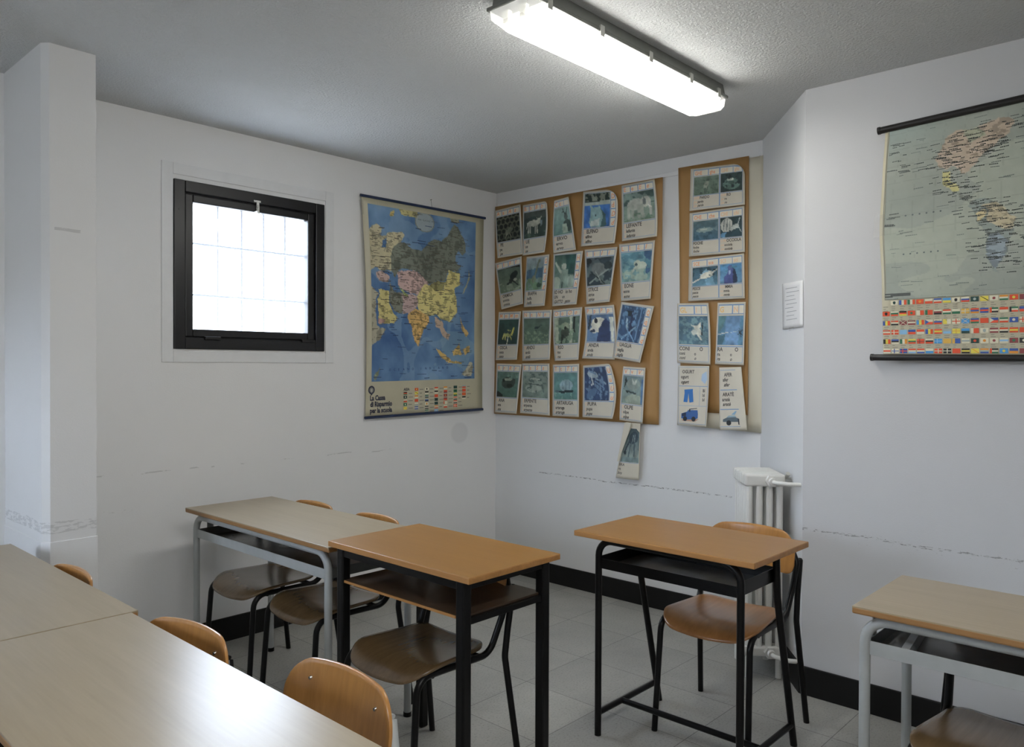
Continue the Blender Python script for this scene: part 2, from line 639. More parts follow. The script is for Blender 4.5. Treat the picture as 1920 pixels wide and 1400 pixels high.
# unseen window added in the left wall for bluish light on the pillar
w2 = struct(empty('added_window', (LEFT_X, (LW[0] + LW[1]) / 2, LW[2])))
b = MB()
for (ya, yb_) in ((LW[0], LW[0] + .06), ((LW[0] + LW[1]) / 2 - .04, (LW[0] + LW[1]) / 2 + .04), (LW[1] - .06, LW[1])):
    b.box(LEFT_X - .06, LEFT_X, ya, yb_, LW[2], LW[3])
b.box(LEFT_X - .06, LEFT_X, LW[0], LW[1], LW[2], LW[2] + .06)
b.box(LEFT_X - .06, LEFT_X, LW[0], LW[1], LW[3] - .06, LW[3])
child(b.obj('window_frame', M['frame_black'], bevel=.003), w2)
child(MB().box(LEFT_X - .034, LEFT_X - .03, LW[0] + .05, LW[1] - .05, LW[2] + .05, LW[3] - .05).obj('pane', M['pane']), w2)

# ------------------------------------------------------------------ world
wd = bpy.data.worlds.new('overcast_sky')
SC.world = wd
wd.use_nodes = True
bg = wd.node_tree.nodes['Background']
wt = wd.node_tree
tc = wt.nodes.new('ShaderNodeTexCoord')
sx_ = wt.nodes.new('ShaderNodeSeparateXYZ')
wt.links.new(tc.outputs['Generated'], sx_.inputs[0])
wr = ramp(wt, sx_.outputs['Z'], [(0.0, (.23, .25, .27)), (.03, (.30, .33, .37)), (.06, (.72, .83, 1.0)), (1.0, (.72, .83, 1.0))])
wt.links.new(wr.outputs['Color'], bg.inputs['Color'])
bg.inputs['Strength'].default_value = SKY

# ------------------------------------------------------------------ ceiling lamp
def trough(b, x0, x1, prof, close=True):
    """profile [(y,z)] swept along x"""
    n = len(prof)
    v = [(x0, y, z) for y, z in prof] + [(x1, y, z) for y, z in prof]
    f = [(i, (i + 1) % n, n + (i + 1) % n, n + i) for i in range(n)]
    if close:
        f += [tuple(range(n))[::-1], tuple(range(n, 2 * n))]
    return b.add(v, f)


LX0, LX1, YL = -2.135, -.865, -2.10
lamp = tag(empty('ceiling_lamp', ((LX0 + LX1) / 2, YL, H)), 'long lit fluorescent batten with grey housing under the ceiling above the orange desks', 'lamp', 'fluorescent ceiling lamps')
b = MB()
trough(b, LX0 + .02, LX1 - .02, [(YL - .078, H), (YL + .078, H), (YL + .088, H - .045), (YL - .088, H - .045)])
trough(b, LX0, LX1, [(YL - .092, H - .045), (YL + .092, H - .045), (YL + .092, H - .058), (YL - .092, H - .058)])
child(b.obj('housing', M['lamp_body'], bevel=.004), lamp)
zt = H - .058
pr_ = [(YL - .085, zt), (YL + .085, zt), (YL + .080, zt - .036), (YL + .062, zt - .052), (YL - .062, zt - .052), (YL - .080, zt - .036)]
child(trough(MB(), LX0 + .07, LX1 - .055, pr_).obj('diffuser', M['diffuser']), lamp)


def end_cap(xa, xb):
    b = MB()
    pr2 = [(YL + (y - YL) * .94, zt + (z - zt) * (.84 if z < zt else 1)) for y, z in pr_]
    n = 6
    v = [(xa, y, z) for y, z in pr_] + [(xb, y, z) for y, z in pr2]
    f = [(i, (i + 1) % n, n + (i + 1) % n, n + i) for i in range(n)] + [tuple(range(n, 2 * n))]
    b.add(v, f)
    return b


for xa, xb in ((LX0 + .07, LX0 + .006), (LX1 - .055, LX1 - .006)):
    ec = child(end_cap(xa, xb).obj('diffuser_end', M['end_cap'], smooth=30), lamp)
for xa in (LX0 + .040, LX1 - .040):
    for sgn in (-1, 1):
        child(MB().box(xa - .010, xa + .010, YL + sgn * .036 - .012, YL + sgn * .036 + .012, zt - .040, zt).obj('lamp_holder', M['lamp_clip'], bevel=.002), lamp)
for x in (LX0 + .10, -1.76, -1.46, -1.17, LX1 - .08):
    for sgn in (-1, 1):
        c = MB()
        c.box(x - .012, x + .012, YL + sgn * .088 - .006, YL + sgn * .088 + .006, H - .072, H - .034)
        child(c.obj('clip', M['lamp_clip'], bevel=.002), lamp)
fill_lamp = copy_tree(lamp)       # unseen batten added above the camera to brighten the walls
fill_lamp.location = (-3.45, -3.75, H)
for ch in fill_lamp.children:
    if ch.name.startswith('diffuser') and not ch.name.startswith('diffuser_end'):
        ch.data = ch.data.copy()
        ch.data.materials[0] = M['diffuser_fill']
fill_lamp['label'] = 'unseen fluorescent batten added above the camera to brighten the walls'

# ------------------------------------------------------------------ radiator against the slanted wall
rad = tag(empty('radiator', (0, 0, 0)), 'off-white cast column radiator standing against the slanted wall', 'radiator')


def RP(s, o, z):
    """point s metres along the slanted wall from the poster corner and o metres off it"""
    return V((tx * s + nx * o, YB + ty * s + ny * o, z))


R_S1, PITCH_R, NSEC = .590, .046, 6
RZ0, RZ1 = .100, .925
OC = [.055, .100, .145, .190]
for i in range(NSEC):
    s = R_S1 - PITCH_R * i
    b = MB()
    for o in OC:
        b.tube(fillet([RP(s, o, RZ0 + .02), RP(s, o, RZ1 - .03)], 0), .0155, 10)
    for za, zb in ((RZ0, RZ0 + .045), (RZ1 - .055, RZ1)):
        pts = [(OC[0] - .022, za), (OC[-1] + .022, za), (OC[-1] + .022, zb), (OC[0] - .022, zb)]
        v = [RP(s - .019, o, z) for o, z in pts] + [RP(s + .019, o, z) for o, z in pts]
        b.add(v, [(0, 1, 2, 3), (7, 6, 5, 4), (0, 4, 5, 1), (1, 5, 6, 2), (2, 6, 7, 3), (3, 7, 4, 0)])
    o_ = b.obj('section', M['radiator'], rad, smooth=35)
    md = o_.modifiers.new('bevel', 'BEVEL')
    md.width, md.segments, md.limit_method, md.angle_limit = .010, 3, 'ANGLE', math.radians(60)
for z in (RZ1 - .028, RZ0 + .024):
    oc = .098
    b = MB()
    b.tube([RP(R_S1 + .015, oc, z), RP(R_S1 + .042, oc, z)], .028, 6)
    b.tube([RP(R_S1 + .035, oc, z), RP(R_S1 + .062, oc, z)], .017, 14)
    b.obj('valve', M['radiator'], rad, smooth=35)
    MB().tube(fillet([RP(R_S1 + .05, oc, z), RP(R_S1 + .080, oc - .005, z), RP(R_S1 + .125, .045, z), RP(R_S1 + .135, -.02, z)], .03), .0095, 10).obj('pipe', M['radiator'], rad, smooth=40)
b = MB()
b.tube([RP(R_S1 - .01, .02, RZ1 - .012), RP(R_S1 + .005, .02, RZ1 + .004)], .010, 8)
b.tube([RP(R_S1 - .02, .0, RZ1 - .02), RP(R_S1 - .02, .05, RZ1 - .02)], .006, 8)
b.obj('bracket', M['lamp_clip'], rad)
for s in (R_S1, R_S1 - PITCH_R * (NSEC - 1)):
    for o in (OC[0], OC[-1]):
        MB().tube([RP(s, o, 0), RP(s, o, RZ0 + .02)], .014, 8).obj('foot', M['radiator'], rad, smooth=40)

# ------------------------------------------------------------------ school chairs
def outline_rr(w_front, w_back, d0, d1, rf, rb, n=9):
    """rounded outline; front at x=d0 (towards -x), back at x=d1; counter-clockwise list of (x, y)"""
    c = [((d0, -w_front / 2), rf), ((d1, -w_back / 2), rb), ((d1, w_back / 2), rb), ((d0, w_front / 2), rf)]
    pts = []
    for i, (p, r) in enumerate(c):
        a = V((*c[i - 1][0], 0))
        b_ = V((*p, 0))
        d = V((*c[(i + 1) % 4][0], 0))
        arc = fillet([a, b_, d], r, n)[1:-1]
        pts += [(q.x, q.y) for q in arc]
    return pts


def densify(pts, step=.02):
    out = []
    for i, p in enumerate(pts):
        q = pts[(i + 1) % len(pts)]
        L = math.hypot(q[0] - p[0], q[1] - p[1])
        k = max(1, int(L / step))
        for j in range(k):
            out.append((p[0] + (q[0] - p[0]) * j / k, p[1] + (q[1] - p[1]) * j / k))
    return out


def plate(name, pts, fn, th, mat, parent, rings=(.985, .9, .75, .55, .3)):
    """a moulded sheet: pts outline in 2D, fn(a, b, t) gives the 3D point at thickness t"""
    pts = densify(pts)
    n = len(pts)
    ca = sum(p[0] for p in pts) / n
    cb = sum(p[1] for p in pts) / n
    v, f = [], []
    layers = []

    def ringv(sc, t):
        i0 = len(v)
        for a, b_ in pts:
            v.append(tuple(fn(ca + (a - ca) * sc, cb + (b_ - cb) * sc, t)))
        return i0
    top = [ringv(sc, th / 2) for sc in rings]
    bot = [ringv(sc, -th / 2) for sc in rings]
    mid = ringv(1.0, 0.0)
    m1 = ringv(.996, th * .38)
    m2 = ringv(.996, -th * .38)

    def strip(i0, i1):
        for k in range(n):
            a, b_ = k, (k + 1) % n
            f.append((i0 + a, i0 + b_, i1 + b_, i1 + a))
    for k in range(len(rings) - 1):
        strip(top[k], top[k + 1])
        strip(bot[k + 1], bot[k])
    strip(mid, m1)
    strip(m1, top[0])
    strip(bot[0], m2)
    strip(m2, mid)
    ct = len(v)
    v.append(tuple(fn(ca, cb, th / 2)))
    v.append(tuple(fn(ca, cb, -th / 2)))
    for k in range(n):
        a, b_ = k, (k + 1) % n
        f.append((top[-1] + a, top[-1] + b_, ct))
        f.append((bot[-1] + b_, bot[-1] + a, ct + 1))
    return mesh_obj(name, v, f, mat, parent, smooth=50)


def make_chair(steel, seat_m, back_m):
    t = empty('school_chair', (0, 0, 0))

    def seat_fn(x, y, th):
        z = .455
        u = -x
        if u > .07:
            z -= 3.4 * (u - .07) ** 2
        if u < -.08:
            z += 1.2 * (u + .08) ** 2
        z -= .012 * max(0, 1 - (y / .19) ** 2) * (1 if u < .08 else max(0, 1 - (u - .08) / .1))
        return (x, y, z + th)
    so = densify(outline_rr(.415, .345, -.168, .168, .08, .06), .02)
    so = [(x - .024 * max(0, 1 - (y / .2) ** 2) * max(0, min(1, (-.05 - x) / .1)), y) for x, y in so]
    plate('seat', so, seat_fn, .011, seat_m, t)

    def back_fn(y, z, th):
        lean = .232 + (z - .58) * .16
        x = lean + .030 * (1 - (y / .19) ** 2) - .012
        return (x - th, y, z)
    # backrest outline (y, z): wide rounded top corners, tighter lower ones
    w, z0, z1 = .385, .588, .757
    oc = [(-w / 2, z0, .035), (w / 2, z0, .035), (w / 2, z1 - .012, .075), (-w / 2, z1 - .012, .075)]
    pts = []
    for i in range(4):
        a, b_, c = oc[i - 1], oc[i], oc[(i + 1) % 4]
        arc = fillet([V((a[0], a[1], 0)), V((b_[0], b_[1], 0)), V((c[0], c[1], 0))], b_[2], 8)[1:-1]
        pts += [(p.x, p.y) for p in arc]
    pts = densify(pts, .03)
    pts = [(y, z + (.014 * (1 - (y / (w / 2)) ** 2) if z > z1 - .05 else 0)) for y, z in pts]
    plate('backrest', pts, back_fn, .010, back_m, t)
    R = .0115
    for s in (-1, 1):
        front = fillet([(-.190, s * .190, 0), (-.158, s * .181, .434), (.160, s * .184, .430), (.214, s * .194, .555), (.240, s * .198, .635), (.262, s * .160, .700)], [.055, .06, .1, .04])
        MB().tube(front, R).obj('front_leg', steel, t, smooth=40)
        rear = fillet([(.268, s * .230, 0), (.211, s * .208, .415), (.229, s * .205, .51), (.258, s * .203, .645)], [.08, .12])
        rl = MB().tube(rear, R)
        d_ = (rear[-1] - rear[-2]).normalized()
        rl.tube([rear[-1], rear[-1] + d_ * .004, rear[-1] + d_ * .0075], R, r_end=R * .45)
        rl.obj('rear_leg', steel, t, smooth=60)
        for z in (.622, .712):
            p = V(back_fn(s * .118, z, .006))
            MB().tube([p + V((.004, 0, 0)), p + V((-.0035, 0, 0))], .0055, 10, r_end=.0035).obj('bolt', M['chrome'], t, smooth=40)
            MB().tube([p + V((.006, 0, 0)), V((.232 + (z - .58) * .19, s * .172, z))], .005, 8).obj('bracket', steel, t)
    MB().tube([(-.10, -.19, .431), (-.10, .19, .431)], .009).obj('crossbar', steel, t, smooth=40)
    MB().tube([(.12, -.184, .430), (.12, .184, .430)], .009).obj('crossbar', steel, t, smooth=40)
    return t


CHAIRS = 'plywood school chairs'
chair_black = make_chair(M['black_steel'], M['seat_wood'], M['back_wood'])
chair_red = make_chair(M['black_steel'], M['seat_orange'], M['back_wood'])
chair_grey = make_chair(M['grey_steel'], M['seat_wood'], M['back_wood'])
_used = set()


def put_chair(proto, x, y, rz, label):
    o = proto if proto.name not in _used else copy_tree(proto)
    _used.add(proto.name)
    o.location = (x, y, 0)
    o.rotation_euler = (0, 0, math.radians(rz))
    tag(o, label, 'chair', CHAIRS)
    return o


put_chair(chair_red, -1.125, -2.318, 2, 'plywood chair behind the right-hand orange single desk, beside the radiator')
put_chair(chair_black, -2.178, -1.735, 0, 'plywood chair tucked under the orange single desk with the wooden shelf')
put_chair(chair_black, -2.072, -1.028, -1, 'plywood chair under the grey-framed double desk, next to the orange desk')
put_chair(chair_black, -2.080, -.555, 1, 'plywood chair under the grey-framed double desk, nearest the window wall')
f_ = put_chair(chair_black, -1.575, -3.352, -3, 'plywood chair under the grey-framed desk below the flag map')
f_.scale = (1, 1, .955)      # a slightly lower chair: its back fits under the desk
put_chair(chair_grey, -3.198, -2.382, 0, 'grey-framed plywood chair whose honey backrest shows at the near light table, closest to the camera')
put_chair(chair_black, -3.288, -1.885, 8, 'black-framed plywood chair whose backrest just shows over the near light table')
put_chair(chair_grey, -3.300, -1.065, 2, 'plywood chair half hidden behind the far light table, beside the pillar')

# ------------------------------------------------------------------ desks
def slab(b, x0, x1, y0, y1, z0, z1):
    return b.box(x0, x1, y0, y1, z0, z1)


def desk_top(t, x0, x1, y0, y1, z, th, top_m, edge_m, round_edge):
    e = .0008
    MB().box(x0 + e, x1 - e, y0 + e, y1 - e, z - th * .55, z).obj('desktop', top_m, t, bevel=.0012)
    MB().box(x0, x1, y0, y1, z - th, z - .0008).obj('edge_band', edge_m, t, bevel=round_edge)


def grey_desk(name, x0, x1, y0, y1, z, label, divider=False, inset=.047, group='light laminate double desks'):
    """double desk: light top, grey tube frame, shallow metal tray"""
    cx, cy = (x0 + x1) / 2, (y0 + y1) / 2
    t = tag(empty(name, (cx, cy, 0)), label, 'desk', group)
    hx, hy = (x1 - x0) / 2, (y1 - y0) / 2
    th = .021
    desk_top(t, -hx, hx, -hy, hy, z, th, M['top_light'], M['edge_brown'], .005)
    r = .0145
    zt_ = z - th - r
    for x in (-hx + .032, hx - .032):
        MB().tube(fillet([(x, hy - inset, 0), (x, hy - inset, zt_), (x, -hy + inset, zt_), (x, -hy + inset, 0)], .065), r, 14).obj('leg_frame', M['grey_steel'], t, smooth=40)
        for y in (hy - inset, -hy + inset):
            MB().tube([(x, y, 0), (x, y, .018)], r + .002, 14).obj('foot_cap', M['black_steel'], t, smooth=40)
    # tray
    ztop, zbot = z - .095, z - .133
    xa, xb, ya, yb_ = -hx + .030, hx - .030, -hy + inset + .007, hy - inset - .007
    tr = MB()
    tr.box(xa + .002, xb, ya + .002, yb_ - .002, zbot, zbot + .003)
    tr.box(xb - .002, xb, ya, yb_, zbot + .003, ztop)
    for y in (ya, yb_ - .002):
        tr.box(xa + .002, xb - .002, y, y + .002, zbot + .003, ztop)
    tray = tr.obj('tray', M['tray_steel'], t)
    lip = MB()
    lip.box(xa - .001, xa + .002, ya, yb_, zbot, ztop)
    lip.obj('tray_lip', M['grey_steel'], tray, bevel=.0008)
    if divider:
        for yy in (hy - .13, -hy + .13):
            d = MB()
            d.add([(xa + .004, yy - .01, zbot + .003), (xa + .004, yy + .01, zbot + .003), (xb - .03, yy + .05, zbot + .003), (xb - .03, yy + .03, zbot + .003),
                   (xa + .004, yy - .01, ztop), (xa + .004, yy + .01, ztop), (xb - .03, yy + .05, ztop), (xb - .03, yy + .03, ztop)],
                  [(0, 1, 2, 3), (7, 6, 5, 4), (0, 4, 5, 1), (1, 5, 6, 2), (2, 6, 7, 3), (3, 7, 4, 0)])
            d.obj('tray_divider', M['grey_steel'], tray)
    # straps hanging the tray from the tubes
    for y in (ya - .004, yb_ + .001):
        MB().box(xa + .05, xa + .08, y, y + .003, zbot, zt_).obj('tray_strap', M['grey_steel'], t)
        MB().box(xb - .08, xb - .05, y, y + .003, zbot, zt_).obj('tray_strap', M['grey_steel'], t)
    return t


ZG = .755
grey_desk('double_desk', -2.304, -1.864, -1.386, -.244, ZG, 'light-topped grey-framed double desk standing below the window and Asia map')
grey_desk('double_desk', -3.522, -3.086, -2.775, -1.636, ZG, 'near light table with the window glare on its top, in the foreground left')
grey_desk('double_desk', -3.506, -3.066, -1.632, -.497, ZG, 'far light table pushed against the foreground one, reaching towards the pillar')
grey_desk('double_desk', -1.705, -1.265, -4.142, -3.008, ZG, 'light-topped grey-framed desk at the right edge below the flag map', divider=True, inset=.026)

# orange desk with square black legs and a plywood shelf
ZO = .783
x0, x1, y0, y1 = -2.312, -1.884, -2.120, -1.396
cx, cy = (x0 + x1) / 2, (y0 + y1) / 2
hx, hy = (x1 - x0) / 2, (y1 - y0) / 2
t = tag(empty('single_desk', (cx, cy, 0)), 'orange-topped single desk with square black legs and a wooden shelf', 'desk', 'orange single desks')
th = .020
desk_top(t, -hx, hx, -hy, hy, ZO, th, M['top_orange'], M['edge_orange'], .002)
zt_ = ZO - th - .0005
L = .036
for sx in (-1, 1):
    for sy in (-1, 1):
        x, y = sx * (hx - .012 - L / 2), sy * (hy - .035 - L / 2)
        MB().box(x - L / 2, x + L / 2, y - L / 2, y + L / 2, 0, zt_).obj('leg', M['black_steel'], t, bevel=.006)
ap = MB()
for sx in (-1,):
    x = sx * (hx - .012 - L / 2)
    ap.box(x - .012, x + .012, -hy + .071, hy - .071, zt_ - .030, zt_)
for sy in (-1, 1):
    y = sy * (hy - .035 - L / 2)
    ap.box(-hx + .048, hx - .048, y - .012, y + .012, zt_ - .030, zt_)
ap.obj('apron', M['black_steel'], t, bevel=.002)
ZS = ZO - .132
sh = MB().box(-hx + .02, hx - .03, -hy + .056, hy - .056, ZS - .007, ZS).obj('shelf', M['shelf_wood'], t, bevel=.001)
MB().box(-hx + .016, -hx + .020, -hy + .075, hy - .075, ZS - .0075, ZS + .0005).obj('shelf_edge', M['edge_orange'], sh)
for sy in (-1, 1):
    y = sy * (hy - .035 - L / 2)
    MB().box(-hx + .048, hx - .048, y - .010, y + .010, ZS - .028, ZS - .007).obj('shelf_rail', M['black_steel'], t, bevel=.002)

# orange desk with round black tubes, splayed rear legs and a metal tray
x0, x1, y0, y1 = -1.560, -1.128, -2.655, -1.922
cx, cy = (x0 + x1) / 2, (y0 + y1) / 2
hx, hy = (x1 - x0) / 2, (y1 - y0) / 2
t = tag(empty('single_desk', (cx, cy, 0)), 'orange-topped single desk on round black tubes with a low footrest bar', 'desk', 'orange single desks')
desk_top(t, -hx, hx, -hy, hy, ZO, th, M['top_orange'], M['edge_orange'], .002)
r = .013
zt_ = ZO - th - r - .0005
yl = hy - .075
xf = -hx + .070
MB().tube(fillet([(xf - .012, yl, 0), (xf - .012, yl, zt_), (xf - .012, -yl, zt_), (xf - .012, -yl, 0)], .06), r, 14).obj('front_leg_frame', M['black_steel'], t, smooth=40)
xr0, xr1 = hx - .105, hx + .060
for y in (yl, -yl):
    MB().tube([(xr0, y, zt_ + r), (xr0 + .012, y, zt_ - .16), (xr1, y, 0)], r, 14).obj('rear_leg', M['black_steel'], t, smooth=60)
MB().tube([(xr0, -yl, zt_), (xr0, yl, zt_)], r * .9).obj('rear_rail', M['black_steel'], t, smooth=40)
zs = .085
for y in (yl, -yl):
    MB().tube([(xf - .012, y, zs), (xr1 - .015, y, zs)], .0115).obj('side_stretcher', M['black_steel'], t, smooth=40)
MB().tube([(.0, -yl, zs), (.0, yl, zs)], .0115).obj('footrest_bar', M['black_steel'], t, smooth=40)
zb0, zb1 = ZO - .141, ZO - .103
tr = MB()
xa, xb = xf - .012, xr0 + .02
ya, yb_ = -yl + .012, yl - .012
tr.box(xa - .0015, xa + .0015, ya, yb_, zb0, zb1)
tr.box(xb - .0015, xb + .0015, ya, yb_, zb0, zb1 + .012)
for y in (ya, yb_):
    tr.box(xa + .0015, xb - .0015, y - .0015, y + .0015, zb0, zb1 + .010)
tr_ = tr.obj('tray', M['black_steel'], t)
MB().box(xa + .0015, xb - .0015, ya + .0015, yb_ - .0015, zb0 + .002, zb0 + .005).obj('tray_floor', M['tray_steel'], tr_)
#@@P0
# ------------------------------------------------------------------ printed matter
_text_cache = {}


def text_tris(s, bold=0.0):
    """outline text as triangles; capital height 1, left edge 0"""
    key = (s, bold)
    if key in _text_cache:
        return _text_cache[key]

    def raw(t):
        cu = bpy.data.curves.new('t', 'FONT')
        cu.body = t
        cu.size = 1.0
        cu.resolution_u = 2
        cu.offset = bold
        o = bpy.data.objects.new('t', cu)
        COL.objects.link(o)
        bpy.context.view_layer.update()
        ev = o.evaluated_get(bpy.context.evaluated_depsgraph_get())
        me = ev.to_mesh()
        v = [(p.co.x, p.co.y) for p in me.vertices]
        f = [tuple(p.vertices) for p in me.polygons]
        ev.to_mesh_clear()
        bpy.data.objects.remove(o)
        bpy.data.curves.remove(cu)
        return v, f
    if 'cap' not in _text_cache:
        hv, _ = raw('H')
        _text_cache['cap'] = max(y for _, y in hv)
    cap = _text_cache['cap']
    v, f = raw(s)
    x0 = min(x for x, _ in v) if v else 0
    v = [((x - x0) / cap, y / cap) for x, y in v]
    _text_cache[key] = (v, f)
    return v, f


class Print:
    """flat print that follows a sheet: S(u, v) -> point, u right, v down, both 0..1"""
    def __init__(s, S, W, Hh, off, normal=(-1, 0, 0)):
        s.S, s.W, s.H, s.off, s.n = S, W, Hh, off, V(normal)
        s.v, s.f, s.c = [], [], []

    def pt(s, u, v, lift=1.0):
        return V(s.S(u, v)) + s.n * (s.off * lift)

    def quad(s, pts, col, nu=1, nv=1, lift=1.0):
        """pts: four (u, v) corners TL, TR, BR, BL"""
        i0 = len(s.v)
        for j in range(nv + 1):
            for i in range(nu + 1):
                a, b = i / nu, j / nv
                u = (pts[0][0] * (1 - a) + pts[1][0] * a) * (1 - b) + (pts[3][0] * (1 - a) + pts[2][0] * a) * b
                w = (pts[0][1] * (1 - a) + pts[1][1] * a) * (1 - b) + (pts[3][1] * (1 - a) + pts[2][1] * a) * b
                s.v.append(tuple(s.pt(u, w, lift)))
                s.c.append(col)
        for j in range(nv):
            for i in range(nu):
                a = i0 + j * (nu + 1) + i
                s.f.append((a, a + 1, a + nu + 2, a + nu + 1))
        return s

    def rect(s, u0, v0, u1, v1, col, lift=1.0):
        nu = max(1, int(abs(u1 - u0) * 12))
        nv = max(1, int(abs(v1 - v0) * 12))
        return s.quad([(u0, v0), (u1, v0), (u1, v1), (u0, v1)], col, nu, nv, lift)

    def frame(s, u0, v0, u1, v1, t, col, lift=1.0):
        tu, tv = t / s.W, t / s.H
        s.rect(u0, v0, u1, v0 + tv, col, lift)
        s.rect(u0, v1 - tv, u1, v1, col, lift)
        s.rect(u0, v0 + tv, u0 + tu, v1 - tv, col, lift)
        s.rect(u1 - tu, v0 + tv, u1, v1 - tv, col, lift)
        return s

    def poly(s, pts, col, lift=1.0):
        i0 = len(s.v)
        for u, w in pts:
            s.v.append(tuple(s.pt(u, w, lift)))
            s.c.append(col)
        s.f.append(tuple(range(i0, i0 + len(pts))))
        return s

    def disc(s, u, w, r, col, lift=1.0, n=10, sx=1.0):
        return s.poly([(u + r * sx / s.W * math.cos(2 * math.pi * k / n), w + r / s.H * math.sin(2 * math.pi * k / n)) for k in range(n)], col, lift)

    def text(s, t, u, w, cap, col, bold=0.0, shear=0.0, squeeze=1.0, lift=1.0, fit=None):
        """baseline starts at (u, w); cap = capital height in metres"""
        v, f = text_tris(t, bold)
        if not v:
            return u
        width = max(x for x, _ in v) * cap * squeeze
        if fit is not None and width > fit * s.W:
            squeeze *= fit * s.W / width
        i0 = len(s.v)
        for x, y in v:
            s.v.append(tuple(s.pt(u + (x * squeeze + y * shear) * cap / s.W, w - y * cap / s.H, lift)))
            s.c.append(col)
        s.f += [tuple(i + i0 for i in q) for q in f]
        return u + max(x for x, _ in v) * squeeze * cap / s.W

    def build(s, name, parent, mat='ink', origin=None):
        v = s.v
        if origin is not None:
            v = [tuple(V(p) - origin) for p in v]
        return mesh_obj(name, v, s.f, M[mat], parent, colors=s.c)


def fbm(nu, nv, scale, octaves=4, rng=RNG):
    """value noise on a grid of nu x nv points, 0..1"""
    out = np.zeros((nv, nu))
    amp, tot = 1.0, 0
    for o in range(octaves):
        n = max(2, int(scale * 2 ** o))
        lat = rng.random((n + 2, n + 2))
        x = np.linspace(0, n - .001, nu)
        y = np.linspace(0, n - .001, nv)
        xi, yi = x.astype(int), y.astype(int)
        fx, fy = x - xi, y - yi
        fx, fy = fx * fx * (3 - 2 * fx), fy * fy * (3 - 2 * fy)
        a = lat[np.ix_(yi, xi)]
        b = lat[np.ix_(yi, xi + 1)]
        c = lat[np.ix_(yi + 1, xi)]
        d = lat[np.ix_(yi + 1, xi + 1)]
        out += amp * ((a * (1 - fx) + b * fx) * (1 - fy[:, None]) + (c * (1 - fx) + d * fx) * fy[:, None])
        tot += amp
        amp *= .55
    return out / tot


def in_poly(X, Y, pts):
    ins = np.zeros(X.shape, bool)
    n = len(pts)
    for i in range(n):
        x0, y0 = pts[i]
        x1, y1 = pts[(i + 1) % n]
        if y0 == y1:
            continue
        c = ((y0 > Y) != (y1 > Y)) & (X < (x1 - x0) * (Y - y0) / (y1 - y0) + x0)
        ins ^= c
    return ins


def paint(nu, nv, bg0, bg1, shapes, amp=.25, scale=5, aspect=1.0):
    """a printed photo as an array nv x nu x 3 (display colours 0-255)"""
    X, Y = np.meshgrid(np.linspace(0, 1, nu), np.linspace(0, 1, nv))
    wob = (fbm(nu, nv, 7, 3) - .5) * .05
    Xw, Yw = X + wob, Y + (fbm(nu, nv, 7, 3) - .5) * .05
    n = fbm(nu, nv, scale, 4)
    img = np.array(bg0)[None, None] * (1 - Y[..., None]) + np.array(bg1)[None, None] * Y[..., None]
    img = img.astype(float)
    for sh in shapes:
        k, col = sh[0], np.array(sh[-1], float)
        if k == 'e':
            _, cx, cy, rx, ry, rot = sh[:6]
            c, s_ = math.cos(math.radians(rot)), math.sin(math.radians(rot))
            dx, dy = Xw - cx, Yw - cy
            msk = ((dx * c + dy * s_) / rx) ** 2 + ((-dx * s_ + dy * c) / ry) ** 2 < 1
        elif k == 'p':
            msk = in_poly(Xw, Yw, sh[1])
        elif k == 'l':
            _, xa, ya, xb, yb, w = sh[:6]
            L2 = (xb - xa) ** 2 + (yb - ya) ** 2
            t_ = np.clip(((X - xa) * (xb - xa) + (Y - ya) * (yb - ya)) / max(L2, 1e-9), 0, 1)
            msk = np.hypot(X - xa - t_ * (xb - xa), (Y - ya - t_ * (yb - ya)) * aspect) < w
        elif k == 'n':        # blotches of noise above a threshold within a band of v
            _, sc, thr, v0, v1 = sh[:5]
            msk = (fbm(nu, nv, sc, 3) > thr) & (Y > v0) & (Y < v1)
        img[msk] = col
    img *= (1 + amp * 2 * (n - .5))[..., None]
    return np.clip(img, 8, 245)


def to_ink(img, k=K_INK):
    c = img / 255.0
    l = np.where(c <= .04045, c / 12.92, ((c + .055) / 1.055) ** 2.4)
    return np.clip(l * k, 0, .9)


def picture(S, box, img, off, normal, name, parent, mat='ink', k=K_INK):
    """img laid on the sheet region box=(u0, v0, u1, v1)"""
    nv, nu = img.shape[:2]
    u0, v0, u1, v1 = box
    verts, n = [], V(normal) * off
    for j in range(nv):
        for i in range(nu):
            verts.append(tuple(V(S(u0 + (u1 - u0) * i / (nu - 1), v0 + (v1 - v0) * j / (nv - 1))) + n))
    faces = [(j * nu + i, j * nu + i + 1, (j + 1) * nu + i + 1, (j + 1) * nu + i) for j in range(nv - 1) for i in range(nu - 1)]
    return mesh_obj(name, verts, faces, M[mat], parent, colors=to_ink(img, k).reshape(-1, 3))


BLUE = ink(105, 130, 160)
ORANGE = ink(190, 134, 98)
PALE_OR = ink(196, 160, 125)
BOXC = ink(186, 180, 165)
TXT = ink(72, 68, 64)


